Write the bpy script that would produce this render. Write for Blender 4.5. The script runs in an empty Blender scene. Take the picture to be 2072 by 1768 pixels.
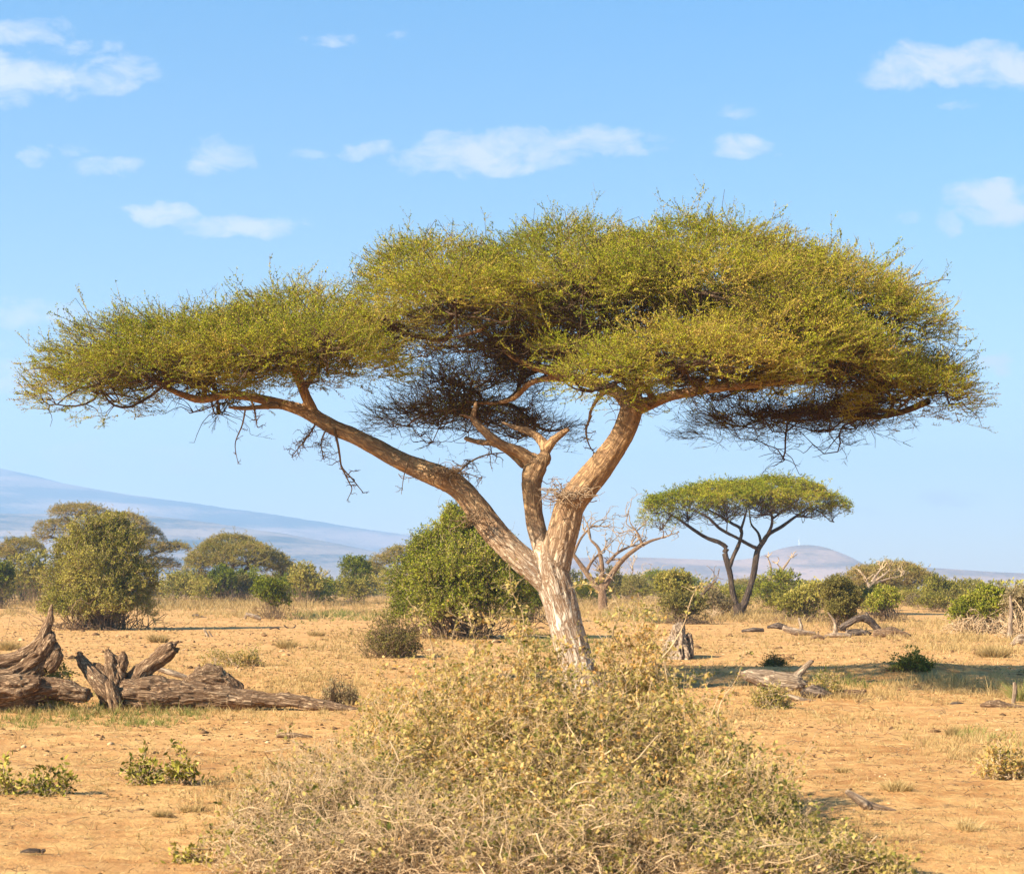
import bpy, math, random
import numpy as np
from mathutils import Vector
# ---------------------------------------------------------------- picture geometry
# pixel units below are those of a 2072 x 1768 view of the photograph
FPX, CX, HY, CAMH = 3500.0, 1036.0, 1195.0, 2.0
R = math.radians
SC = bpy.context.scene
COL = SC.collection
RNG = np.random.default_rng(7)

def vnoise(p, seed=0):
    p = np.asarray(p, dtype=np.float64)
    i = np.floor(p).astype(np.int64); f = p - i; f = f*f*(3-2*f)
    out = np.zeros(len(p))
    for dx in (0, 1):
        wx = f[:, 0] if dx else 1-f[:, 0]
        for dy in (0, 1):
            wy = f[:, 1] if dy else 1-f[:, 1]
            for dz in (0, 1):
                wz = f[:, 2] if dz else 1-f[:, 2]
                h = ((i[:, 0]+dx)*374761393 + (i[:, 1]+dy)*668265263 + (i[:, 2]+dz)*2147483647 + seed*1274126177) & 0xffffffff
                h = ((h ^ (h >> 13))*1274126177) & 0xffffffff
                h = ((h ^ (h >> 16))*2246822519) & 0xffffffff
                h = h ^ (h >> 13)
                out += wx*wy*wz*((h & 0xffff)/32767.5-1)
    return out

def fbm(p, seed=0, octv=4, gain=.5):
    p = np.asarray(p, dtype=np.float64); a = 1.; s = 0.; t = 0.
    for o in range(octv):
        s = s + a*vnoise(p*(2.03**o), seed+o*17); t += a; a *= gain
    return s/t

def rise(Y):
    t = np.clip((np.asarray(Y, float)-80)/170, 0, 1)
    return 1.2*t*t*(3-2*t)

_t = np.exp(np.linspace(math.log(8), math.log(4000), 4000))
_py = HY+(CAMH-rise(_t))/_t*FPX
def depth_of(py):                      # distance at which open ground shows at picture height py
    return float(np.interp(-py, -_py, _t))

MOUNDS = []                            # (x, y, radius x, radius y, height)
def add_mound(px, py, rx, ry, h):
    Y = depth_of(py); MOUNDS.append(((px-CX)*Y/FPX, Y, rx, ry, h))
add_mound(1835, 1372, 2.3, 1.2, .34)
add_mound(1650, 1360, 3.5, 1.0, .10)
add_mound(200, 1425, 2.8, 1.0, .12)
add_mound(1370, 1330, 1.5, 1.5, .15)
add_mound(60, 1500, 1.2, .5, .06)

def ground(x, y, fine=False):
    x = np.atleast_1d(np.asarray(x, float)); y = np.atleast_1d(np.asarray(y, float))
    z = rise(y)
    q = np.stack([x/7, y/7, np.zeros_like(x)], 1)
    z = z + .045*vnoise(q, 3)*np.clip(y/20, .3, 1)
    for (mx, my, rx, ry, h) in MOUNDS:
        z = z + h*np.exp(-((x-mx)/rx)**2-((y-my)/ry)**2)
    if fine:
        q = np.stack([x, y, np.zeros_like(x)], 1)
        z = z + .018*vnoise(q*1.3, 5)+.010*fbm(q*4, 9, 3) + .03*np.clip(vnoise(q*5.5, 15)-.3, 0, 1)
    return z
def gz(x, y): return float(ground(x, y)[0])

def W(px, py, Y): return np.array([(px-CX)*Y/FPX, Y, CAMH+(HY-py)*Y/FPX])
def on_ground(px, py):
    Y = depth_of(py); x = (px-CX)*Y/FPX
    return np.array([x, Y, gz(x, Y)])

# ---------------------------------------------------------------- mesh collector
class MB:
    def __init__(s): s.v = []; s.f = []; s.m = []; s.a = []; s.n = 0; s.g = []; s.smooth = False
    def add(s, v, f, mat=0, val=.5, grain=None):
        v = np.asarray(v, float).reshape(-1, 3); f = np.asarray(f, np.int64)
        if len(f) == 0: return
        s.v.append(v); s.f.append(f+s.n); s.n += len(v)
        s.m.append(np.full(len(f), mat, np.int32))
        s.a.append(np.broadcast_to(np.asarray(val, float), (len(f),)).copy())
        s.g.append(np.zeros_like(v) if grain is None else grain)
    def build(s, name, mats, parent=None, origin=None, smooth=False):
        me = bpy.data.meshes.new(name)
        v = np.concatenate(s.v)
        if origin is not None: v = v-np.asarray(origin)
        me.vertices.add(len(v)); me.vertices.foreach_set('co', v.astype(np.float32).ravel())
        lt = np.concatenate([np.full(len(f), f.shape[1], np.int32) for f in s.f])
        li = np.concatenate([f.ravel() for f in s.f]).astype(np.int32)
        ls = np.concatenate([[0], np.cumsum(lt)[:-1]]).astype(np.int32)
        me.loops.add(len(li)); me.loops.foreach_set('vertex_index', li)
        me.polygons.add(len(lt)); me.polygons.foreach_set('loop_start', ls)
        try: me.polygons.foreach_set('loop_total', lt)
        except Exception: pass
        me.polygons.foreach_set('material_index', np.concatenate(s.m))
        if smooth: me.polygons.foreach_set('use_smooth', np.ones(len(lt), bool))
        at = me.attributes.new('tone', 'FLOAT', 'FACE'); at.data.foreach_set('value', np.concatenate(s.a).astype(np.float32))
        g = np.concatenate(s.g)
        if np.abs(g).max() > 0:
            ag = me.attributes.new('grain', 'FLOAT_VECTOR', 'POINT'); ag.data.foreach_set('vector', g.astype(np.float32).ravel())
        me.update(calc_edges=True)
        for m in (mats if isinstance(mats, (list, tuple)) else [mats]): me.materials.append(m)
        o = bpy.data.objects.new(name, me); COL.objects.link(o)
        if parent is not None: o.parent = parent
        return o

def tag(o, label=None, cat=None, group=None, kind=None):
    if label: o['label'] = label
    if cat: o['category'] = cat
    if group: o['group'] = group
    if kind: o['kind'] = kind
    return o
def empty(name, loc, label, cat, group=None):
    o = bpy.data.objects.new(name, None); COL.objects.link(o); o.location = [float(c) for c in loc]; o.empty_display_size = .3
    return tag(o, label, cat, group)

def nrm(v): return v/np.maximum(np.linalg.norm(v, axis=-1, keepdims=True), 1e-9)

def tubes(mb, P, Rd, sides=4, mat=0, val=.5):
    """P (T,N,3) centre lines, Rd (T,N) radii"""
    P = np.asarray(P, float); T, N, _ = P.shape
    if T == 0: return
    Rd = np.broadcast_to(np.asarray(Rd, float), (T, N))
    t = np.gradient(P, axis=1); t = nrm(t)
    ref = nrm(P[:, -1]-P[:, 0]+1e-6); ax = np.where(np.abs(ref[:, 2:3]) > .8, [[1., 0, 0]], [[0, 0, 1.]])
    n = nrm(np.cross(t, ax[:, None, :])); b = np.cross(t, n)
    an = np.linspace(0, 2*np.pi, sides, endpoint=False)
    ring = P[:, :, None]+Rd[:, :, None, None]*(np.cos(an)[None, None, :, None]*n[:, :, None]+np.sin(an)[None, None, :, None]*b[:, :, None])
    V = ring.reshape(-1, 3)
    k = np.arange(sides); kk = (k+1) % sides
    j = np.arange(N-1)[:, None]
    q = np.stack([j*sides+k, j*sides+kk, (j+1)*sides+kk, (j+1)*sides+k], -1).reshape(-1, 4)
    F = (q[None]+(np.arange(T)*N*sides)[:, None, None]).reshape(-1, 4)
    mb.add(V, F, mat, np.repeat(np.broadcast_to(np.asarray(val, float), (T,)), len(q)))

def catmull(pts, n):
    """pts (K,D) resampled to n points on a smooth curve"""
    pts = np.asarray(pts, float); K = len(pts)
    if K == 2: return pts[0]+(pts[1]-pts[0])*np.linspace(0, 1, n)[:, None]
    d = np.linalg.norm(np.diff(pts[:, :3], axis=0), axis=1); s = np.concatenate([[0], np.cumsum(d)])
    u = np.linspace(0, s[-1], n); i = np.clip(np.searchsorted(s, u, 'right')-1, 0, K-2); t = ((u-s[i])/np.maximum(d[i], 1e-9))[:, None]
    P = np.vstack([2*pts[0]-pts[1], pts, 2*pts[-1]-pts[-2]])
    p0, p1, p2, p3 = P[i], P[i+1], P[i+2], P[i+3]
    return .5*((2*p1)+(-p0+p2)*t+(2*p0-5*p1+4*p2-p3)*t*t+(-p0+3*p1-3*p2+p3)*t**3)

def big_tube(mb, pts, rad, sides=24, step=.05, rough=.12, freq=5., seed=0, flat=1., mat=0, capjag=.0, ridge=.5):
    """one displaced log / limb with its grain stored; pts (K,3), rad (K,)"""
    pts = np.asarray(pts, float); rad = np.asarray(rad, float)
    L = np.linalg.norm(np.diff(pts, axis=0), axis=1).sum(); n = max(6, int(L/step))
    c = catmull(np.column_stack([pts, rad]), n); P, r = c[:, :3], np.maximum(c[:, 3], .002)
    t = nrm(np.gradient(P, axis=0)); nv = np.zeros_like(P)
    a = np.array([0, 0, 1.]) if abs(t[0, 2]) < .8 else np.array([1., 0, 0])
    v = np.cross(t[0], a); v /= np.linalg.norm(v)
    for i in range(n):
        v = v-t[i]*np.dot(v, t[i]); v /= np.linalg.norm(v); nv[i] = v
    b = np.cross(t, nv); an = np.linspace(0, 2*np.pi, sides, endpoint=False)
    s = np.concatenate([[0], np.cumsum(np.linalg.norm(np.diff(P, axis=0), axis=1))])
    ca, sa = np.cos(an), np.sin(an)
    g = np.stack([r[:, None]*ca[None], r[:, None]*sa[None], np.broadcast_to(s[:, None], (n, sides))], -1)
    gs = g.copy(); gs[..., 2] *= .16
    q = gs.reshape(-1, 3)*freq/np.mean(r)*.25
    d = (1-ridge)*fbm(q, seed, 3) + ridge*(1-2*np.abs(fbm(q*1.7, seed+5, 3)))-.1
    lump = fbm(g.reshape(-1, 3)*.9/np.mean(r)*.4, seed+9, 2)
    d = (d*rough + lump*rough*1.3).reshape(n, sides)
    rr = r[:, None]*(1+d)
    if capjag:
        e = vnoise(np.stack([ca*2.5, sa*2.5, np.zeros(sides)+seed], 1), 3)
        P2 = P[:, None]+np.zeros((n, sides, 3)); k = min(4, n//4)
        for i in range(k):
            P2[-1-i] += t[-1]*(e*capjag*(1-i/k))[:, None]
            P2[i] -= t[0]*(e*capjag*(1-i/k))[:, None]
    else: P2 = P[:, None]+np.zeros((n, sides, 3))
    V = P2+rr[..., None]*(ca[None, :, None]*nv[:, None]*flat+sa[None, :, None]*b[:, None])
    k = np.arange(sides); kk = (k+1) % sides; j = np.arange(n-1)[:, None]
    F = np.stack([j*sides+k, j*sides+kk, (j+1)*sides+kk, (j+1)*sides+k], -1).reshape(-1, 4)
    base = n*sides
    V = V.reshape(-1, 3); G = g.reshape(-1, 3)
    # hollowed ends: an inset ring and a sunk centre
    for e, (ri, sgn) in enumerate(((0, -1), (n-1, 1))):
        ring = V[ri*sides:(ri+1)*sides]; c0 = ring.mean(0)
        inn = c0+(ring-c0)*.6-sgn*t[ri]*r[ri]*.25*(1+.6*RNG.standard_normal((sides, 1)))
        cen = c0-sgn*t[ri]*r[ri]*.5
        o = len(V); V = np.vstack([V, inn, cen]); G = np.vstack([G, G[ri*sides:(ri+1)*sides]*.6, G[ri*sides:ri*sides+1]*0])
        rr0 = ri*sides
        q4 = np.stack([rr0+k, rr0+kk, o+kk, o+k], -1)
        if e == 1: q4 = q4[:, ::-1]
        else: pass
        F = np.vstack([F, q4[:, ::-1]])
        tri = np.stack([o+k, o+kk, np.full(sides, o+sides), np.full(sides, o+sides)], -1)
        mb_tri = tri[:, :3]
        if e == 0: tris = mb_tri
        else: tris2 = mb_tri
    n0 = mb.n
    mb.add(V, F, mat, .5, G)
    for tt in (tris, tris2):
        mb.f.append(tt+n0); mb.m.append(np.full(len(tt), mat, np.int32)); mb.a.append(np.full(len(tt), .5)); mb.v.append(np.zeros((0, 3))); mb.g.append(np.zeros((0, 3)))

# ---------------------------------------------------------------- leaf / spray templates
def frames(D, roll=None, up=(0, 0, 1.)):
    """rotation matrices (I,3,3) whose columns are dir, side, up"""
    D = nrm(D); n = len(D)
    u = np.broadcast_to(np.asarray(up, float), D.shape)
    s = np.cross(u, D); bad = np.linalg.norm(s, axis=1) < 1e-3; s[bad] = [1, 0, 0]; s = nrm(s); w = np.cross(D, s)
    if roll is not None:
        c, si = np.cos(roll)[:, None], np.sin(roll)[:, None]; s, w = c*s+si*w, -si*s+c*w
    return np.stack([D, s, w], -1)

def stamp(mb, templates, P, D, S, roll=None, val=None, valj=.12, leafmat=0, twigmat=1, rng=None):
    """place leaf templates: P (I,3) positions, D (I,3) directions, S (I,) scales"""
    rng = rng or RNG
    I = len(P)
    if I == 0: return
    if roll is None: roll = rng.uniform(-.6, .6, I)
    if val is None: val = rng.uniform(0, 1, I)
    Rm = frames(D, roll)
    pick = rng.integers(0, len(templates), I)
    for k, (lv, lf, tv, tf) in enumerate(templates):
        w = np.where(pick == k)[0]
        if len(w) == 0: continue
        for (vv, ff, mt) in ((lv, lf, leafmat), (tv, tf, twigmat)):
            if ff is None or len(ff) == 0: continue
            V = np.einsum('iab,vb->iva', Rm[w], vv)*S[w][:, None, None]+P[w][:, None, :]
            Fc = ff[None]+(np.arange(len(w))*len(vv))[:, None, None]
            a = np.repeat(val[w], len(ff))
            if mt == leafmat: a = np.clip(a+rng.normal(0, valj, len(a)), 0, 1)
            mb.add(V.reshape(-1, 3), Fc.reshape(-1, ff.shape[1]), mt, a)

def leaf_quads(P, D, Lq, Wq, rng, fold=.25):
    """diamond leaves starting at P pointing D"""
    n = len(P); s = nrm(np.cross(D, rng.standard_normal((n, 3)))); u = np.cross(s, D)
    Lq = np.broadcast_to(Lq, (n,))[:, None]; Wq = np.broadcast_to(Wq, (n,))[:, None]
    V = np.stack([P, P+D*Lq*.45+s*Wq*.5+u*Wq*fold, P+D*Lq, P+D*Lq*.45-s*Wq*.5+u*Wq*fold], 1)
    return V.reshape(-1, 3), np.arange(4*n).reshape(-1, 4)

def spray_template(rng, L=.5, nl=18, ll=.05, lw=.018, curl=.12, twr=.004, side=2):
    """thorny acacia twig carrying small tufts of leaflets, curving upward"""
    c = [(0, 0, 0)]
    N = 5; yy = rng.normal(0, .03)*L; P = []
    for i in range(N):
        t = i/(N-1); P.append((L*t, yy*t*t*4+rng.normal(0, .012)*L, curl*L*t*t+rng.normal(0, .012)*L))
    P = np.array(P); mb = MB(); tubes(mb, P[None], np.linspace(twr, twr*.4, N)[None], 3)
    paths = [P]
    for sgn in range(side):           # side twiglets
        i = rng.integers(1, N-1); q0 = P[i]; d = nrm(np.array([.8, rng.choice([-1, 1])*rng.uniform(.4, .9), rng.uniform(0, .5)]))
        l = L*rng.uniform(.25, .5); Q = q0+d*l*np.linspace(0, 1, N)[:, None]; Q[:, 2] += .1*l*np.linspace(0, 1, N)**2
        tubes(mb, Q[None], np.linspace(twr*.7, twr*.3, N)[None], 3); paths.append(Q)
    A = []; D = []
    for j in range(nl):
        Q = paths[0] if rng.random() < .6 or len(paths) == 1 else paths[rng.integers(1, len(paths))]
        t = rng.uniform(.08, 1)*(N-1); i = min(int(t), N-2); A.append(Q[i]+(Q[i+1]-Q[i])*(t-i))
        tg = nrm(Q[-1]-Q[0]); D.append(nrm(tg*rng.uniform(.1, .9)+nrm(rng.standard_normal(3))*.9+np.array([0, 0, .25])))
    A = np.array(A); D = np.array(D)
    lv, lf = leaf_quads(A, D, ll*rng.uniform(.6, 1.3, nl), lw*rng.uniform(.7, 1.3, nl), rng)
    return lv, lf, np.concatenate(mb.v), np.concatenate([f for f in mb.f])

def cluster_template(rng, nl=12, size=.2, ll=.07, lw=.04, twig=True, twr=.004):
    """short leafy shoot of a broad-leaved shrub"""
    P = np.array([[0, 0, 0], [.5*size, rng.normal(0, .08)*size, rng.normal(0, .08)*size], [size, rng.normal(0, .15)*size, rng.normal(0, .15)*size]])
    mb = MB(); tubes(mb, P[None], np.array([[twr, twr*.8, twr*.4]]), 3)
    t = rng.uniform(.1, 1, nl); A = np.array([P[0]+(P[1]-P[0])*2*u if u < .5 else P[1]+(P[2]-P[1])*(2*u-1) for u in t])+rng.normal(0, .1*size, (nl, 3))
    D = nrm(np.array([[.5, 0, 0]])+nrm(rng.standard_normal((nl, 3))))
    lv, lf = leaf_quads(A, D, ll*rng.uniform(.6, 1.3, nl), lw*rng.uniform(.7, 1.3, nl), rng)
    return lv, lf, np.concatenate(mb.v), (np.concatenate(mb.f) if twig else None)
# ---------------------------------------------------------------- materials
def newmat(name):
    m = bpy.data.materials.new(name); m.use_nodes = True; nt = m.node_tree; nt.nodes.clear()
    return m, nt, nt.nodes, nt.links
def ramp(ns, stops, interp='LINEAR'):
    r = ns.new('ShaderNodeValToRGB'); cr = r.color_ramp; cr.interpolation = interp
    while len(cr.elements) < len(stops): cr.elements.new(.5)
    for e, (p, c) in zip(cr.elements, stops): e.position = p; e.color = (*c, 1)
    return r
def mathn(ns, ls, op, a, b=None, clamp=False):
    n = ns.new('ShaderNodeMath'); n.operation = op; n.use_clamp = clamp
    for i, x in enumerate((a, b)):
        if x is None: continue
        if isinstance(x, (int, float)): n.inputs[i].default_value = x
        else: ls.new(x, n.inputs[i])
    return n.outputs[0]
def vmath(ns, ls, op, a, b=None):
    n = ns.new('ShaderNodeVectorMath'); n.operation = op
    for i, x in enumerate((a, b)):
        if x is None: continue
        if isinstance(x, (tuple, list)): n.inputs[i].default_value = x
        else: ls.new(x, n.inputs[i])
    return n
def noise(ns, ls, vec, scale, detail=3, rough=.55, dist=0):
    n = ns.new('ShaderNodeTexNoise'); n.inputs['Scale'].default_value = scale; n.inputs['Detail'].default_value = detail
    n.inputs['Roughness'].default_value = rough; n.inputs['Distortion'].default_value = dist
    if vec is not None: ls.new(vec, n.inputs['Vector'])
    return n.outputs['Fac']
def mixc(ns, ls, f, a, b, bt='MIX'):
    n = ns.new('ShaderNodeMixRGB'); n.blend_type = bt
    for i, x in enumerate((f, a, b)):
        if isinstance(x, (int, float)): n.inputs[i].default_value = x
        elif isinstance(x, tuple): n.inputs[i].default_value = (*x, 1)
        else: ls.new(x, n.inputs[i])
    return n.outputs[0]

def leaf_mat(name, stops, trans=.12):
    m, nt, ns, ls = newmat(name)
    at = ns.new('ShaderNodeAttribute'); at.attribute_name = 'tone'
    oi = ns.new('ShaderNodeObjectInfo')
    f = mathn(ns, ls, 'ADD', at.outputs['Fac'], mathn(ns, ls, 'MULTIPLY', mathn(ns, ls, 'SUBTRACT', oi.outputs['Random'], .5), .22), True)
    r = ramp(ns, stops); ls.new(f, r.inputs[0])
    d = ns.new('ShaderNodeBsdfDiffuse'); t = ns.new('ShaderNodeBsdfTranslucent'); mx = ns.new('ShaderNodeMixShader')
    ls.new(r.outputs[0], d.inputs[0]); ls.new(mixc(ns, ls, 1, r.outputs[0], (1., 1., .7), 'MULTIPLY'), t.inputs[0])
    mx.inputs[0].default_value = trans
    o = ns.new('ShaderNodeOutputMaterial'); ls.new(d.outputs[0], mx.inputs[1]); ls.new(t.outputs[0], mx.inputs[2]); ls.new(mx.outputs[0], o.inputs[0])
    return m
def twig_mat(name, c1, c2):
    m, nt, ns, ls = newmat(name)
    g = ns.new('ShaderNodeNewGeometry')
    f = noise(ns, ls, g.outputs['Position'], 6, 2)
    r = ramp(ns, [(.3, c1), (.7, c2)]); ls.new(f, r.inputs[0])
    d = ns.new('ShaderNodeBsdfDiffuse'); ls.new(r.outputs[0], d.inputs[0])
    o = ns.new('ShaderNodeOutputMaterial'); ls.new(d.outputs[0], o.inputs[0])
    return m
def wood_mat(name, crack, dark, mid, light, freq=9., bump=.02, stretch=.14, lower=None):
    m, nt, ns, ls = newmat(name)
    at = ns.new('ShaderNodeAttribute'); at.attribute_name = 'grain'
    v = vmath(ns, ls, 'MULTIPLY', at.outputs['Vector'], (1, 1, stretch)).outputs[0]
    a = noise(ns, ls, v, freq, 6, .62, .4)
    r1 = mathn(ns, ls, 'ABSOLUTE', mathn(ns, ls, 'SUBTRACT', noise(ns, ls, v, freq*1.5, 4, .6, .6), .5))
    ridge = mathn(ns, ls, 'MULTIPLY', r1, 7., True)
    big = noise(ns, ls, at.outputs['Vector'], 1.6, 3)
    c = ramp(ns, [(.28, dark), (.5, mid), (.72, light)]); ls.new(mathn(ns, ls, 'ADD', mathn(ns, ls, 'MULTIPLY', a, .6), mathn(ns, ls, 'MULTIPLY', big, .4)), c.inputs[0])
    col = c.outputs[0]
    if lower:            # weathered pale bark below a height
        g = ns.new('ShaderNodeNewGeometry'); sx = ns.new('ShaderNodeSeparateXYZ'); ls.new(g.outputs['Position'], sx.inputs[0])
        h = mathn(ns, ls, 'ADD', sx.outputs['Z'], mathn(ns, ls, 'MULTIPLY', mathn(ns, ls, 'SUBTRACT', noise(ns, ls, g.outputs['Position'], 2.2, 4), .5), 1.6))
        mr = ns.new('ShaderNodeMapRange'); mr.inputs[1].default_value = lower[0]; mr.inputs[2].default_value = lower[1]; mr.inputs[3].default_value = 1; mr.inputs[4].default_value = 0
        ls.new(h, mr.inputs[0]); c2 = ramp(ns, [(.25, lower[2]), (.5, lower[3]), (.7, lower[4])]); ls.new(a, c2.inputs[0])
        col = mixc(ns, ls, mr.outputs[0], col, c2.outputs[0])
    col = mixc(ns, ls, ridge, crack, col)
    p = ns.new('ShaderNodeBsdfPrincipled'); p.inputs['Roughness'].default_value = .9; p.inputs['Specular IOR Level'].default_value = .15
    ls.new(col, p.inputs['Base Color'])
    b = ns.new('ShaderNodeBump'); b.inputs['Distance'].default_value = bump; b.inputs['Strength'].default_value = .9
    ls.new(mathn(ns, ls, 'ADD', mathn(ns, ls, 'MULTIPLY', a, .6), mathn(ns, ls, 'MULTIPLY', ridge, .5)), b.inputs['Height']); ls.new(b.outputs[0], p.inputs['Normal'])
    o = ns.new('ShaderNodeOutputMaterial'); ls.new(p.outputs[0], o.inputs[0])
    return m

M = {}
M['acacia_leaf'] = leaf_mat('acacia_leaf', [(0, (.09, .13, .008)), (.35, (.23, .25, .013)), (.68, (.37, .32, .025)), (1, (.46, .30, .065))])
M['acacia_leaf_brown'] = leaf_mat('acacia_leaf_brown', [(0, (.16, .16, .025)), (.5, (.30, .235, .055)), (1, (.42, .27, .11))])
M['bush_green'] = leaf_mat('bush_green', [(0, (.06, .075, .008)), (.45, (.17, .185, .014)), (.8, (.30, .285, .03)), (1, (.42, .32, .07))])
M['bush_olive'] = leaf_mat('bush_olive', [(0, (.10, .10, .016)), (.45, (.29, .25, .04)), (.8, (.44, .35, .08)), (1, (.52, .38, .12))])
M['bush_dark'] = leaf_mat('bush_dark', [(0, (.05, .05, .014)), (.5, (.15, .125, .03)), (1, (.28, .22, .06))])
M['bush_dry'] = leaf_mat('bush_dry', [(0, (.16, .12, .05)), (.5, (.28, .21, .10)), (1, (.38, .28, .15))])
M['front_leaf'] = leaf_mat('front_leaf', [(0, (.10, .11, .025)), (.25, (.26, .24, .055)), (.5, (.50, .37, .11)), (.85, (.62, .42, .18)), (1, (.60, .32, .09))], .4)
M['straw'] = leaf_mat('straw', [(0, (.24, .16, .07)), (.5, (.46, .31, .13)), (1, (.60, .44, .22))], .3)
M['green_grass'] = leaf_mat('green_grass', [(0, (.10, .13, .03)), (.5, (.22, .22, .06)), (1, (.42, .34, .14))], .3)
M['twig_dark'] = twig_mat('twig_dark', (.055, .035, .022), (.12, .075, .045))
M['twig_tan'] = twig_mat('twig_tan', (.38, .25, .14), (.60, .44, .27))
M['twig_gold'] = twig_mat('twig_gold', (.22, .14, .05), (.40, .27, .10))
M['twig_brown'] = twig_mat('twig_brown', (.12, .075, .04), (.26, .17, .10))
M['bark'] = wood_mat('bark', (.19, .105, .055), (.32, .18, .085), (.46, .275, .13), (.56, .37, .20), 9, .03, .24,
    lower=(2.0, 3.7, (.46, .36, .26), (.60, .49, .37), (.70, .60, .48)))
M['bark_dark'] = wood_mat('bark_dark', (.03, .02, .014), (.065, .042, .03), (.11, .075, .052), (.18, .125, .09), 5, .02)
M['dead_pale'] = wood_mat('dead_pale', (.14, .09, .06), (.30, .20, .12), (.48, .35, .23), (.62, .48, .34), 13, .02)
M['dead_brown'] = wood_mat('dead_brown', (.10, .05, .025), (.24, .14, .075), (.44, .28, .16), (.62, .45, .28), 24, .035, .14)
M['dead_dark'] = wood_mat('dead_dark', (.03, .02, .015), (.08, .05, .035), (.2, .14, .10), (.36, .27, .2), 10, .03)

def ground_mat():
    m, nt, ns, ls = newmat('sandy_ground')
    g = ns.new('ShaderNodeNewGeometry'); P = g.outputs['Position']
    Pf = vmath(ns, ls, 'MULTIPLY', P, (1, 1, 0)).outputs[0]
    n1 = noise(ns, ls, Pf, .35, 4, .6); n2 = noise(ns, ls, Pf, 2.2, 5, .65); n3 = noise(ns, ls, Pf, 14, 4, .7); n4 = noise(ns, ls, Pf, .05, 3)
    base = ramp(ns, [(.36, (.37, .17, .055)), (.5, (.505, .26, .095)), (.64, (.59, .335, .135))])
    ls.new(mathn(ns, ls, 'ADD', mathn(ns, ls, 'MULTIPLY', n1, .5), mathn(ns, ls, 'MULTIPLY', n2, .5)), base.inputs[0])
    straw = ramp(ns, [(.45, (0, 0, 0)), (.62, (1, 1, 1))]); ls.new(mathn(ns, ls, 'ADD', mathn(ns, ls, 'MULTIPLY', n2, .6), mathn(ns, ls, 'MULTIPLY', n3, .4)), straw.inputs[0])
    c = mixc(ns, ls, mathn(ns, ls, 'MULTIPLY', straw.outputs[0], .55), base.outputs[0], (.66, .41, .15))
    rp = ramp(ns, [(.52, (0, 0, 0)), (.66, (1, 1, 1))]); ls.new(noise(ns, ls, Pf, .9, 5, .65), rp.inputs[0]); c = mixc(ns, ls, mathn(ns, ls, 'MULTIPLY', rp.outputs[0], .5), c, (.42, .20, .075))
    spk = ramp(ns, [(.60, (0, 0, 0)), (.72, (1, 1, 1))]); ls.new(noise(ns, ls, Pf, 26, 3, .7), spk.inputs[0])
    c = mixc(ns, ls, mathn(ns, ls, 'MULTIPLY', spk.outputs[0], .55), c, (.28, .16, .08))
    # thin ground cover far off
    sx = ns.new('ShaderNodeSeparateXYZ'); ls.new(P, sx.inputs[0])
    far = ns.new('ShaderNodeMapRange'); far.inputs[1].default_value = 120; far.inputs[2].default_value = 320; ls.new(sx.outputs['Y'], far.inputs[0])
    fm = mathn(ns, ls, 'MULTIPLY', far.outputs[0], mathn(ns, ls, 'ADD', mathn(ns, ls, 'MULTIPLY', n4, .8), .2, True))
    c = mixc(ns, ls, fm, c, (.24, .19, .08))
    p = ns.new('ShaderNodeBsdfPrincipled'); p.inputs['Roughness'].default_value = .95; p.inputs['Specular IOR Level'].default_value = .1
    ls.new(c, p.inputs['Base Color'])
    b = ns.new('ShaderNodeBump'); b.inputs['Distance'].default_value = .05; b.inputs['Strength'].default_value = 1
    n5 = noise(ns, ls, Pf, 9, 6, .75)
    ls.new(mathn(ns, ls, 'ADD', n5, mathn(ns, ls, 'MULTIPLY', n2, .8)), b.inputs['Height']); ls.new(b.outputs[0], p.inputs['Normal'])
    o = ns.new('ShaderNodeOutputMaterial'); ls.new(p.outputs[0], o.inputs[0])
    return m
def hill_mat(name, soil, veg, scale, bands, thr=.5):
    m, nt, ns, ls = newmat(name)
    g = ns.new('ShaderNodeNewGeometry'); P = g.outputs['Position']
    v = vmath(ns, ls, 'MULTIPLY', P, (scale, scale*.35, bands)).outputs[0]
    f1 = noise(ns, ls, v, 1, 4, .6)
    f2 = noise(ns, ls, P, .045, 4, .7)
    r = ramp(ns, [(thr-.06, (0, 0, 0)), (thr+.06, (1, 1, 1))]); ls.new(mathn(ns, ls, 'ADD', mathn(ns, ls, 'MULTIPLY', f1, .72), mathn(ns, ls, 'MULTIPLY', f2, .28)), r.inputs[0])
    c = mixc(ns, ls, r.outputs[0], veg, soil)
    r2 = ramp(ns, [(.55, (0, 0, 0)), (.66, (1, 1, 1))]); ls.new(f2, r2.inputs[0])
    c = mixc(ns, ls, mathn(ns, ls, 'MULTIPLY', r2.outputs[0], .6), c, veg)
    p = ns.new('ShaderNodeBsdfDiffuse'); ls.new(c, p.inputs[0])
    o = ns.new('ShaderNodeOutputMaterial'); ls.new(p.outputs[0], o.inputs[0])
    return m

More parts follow.
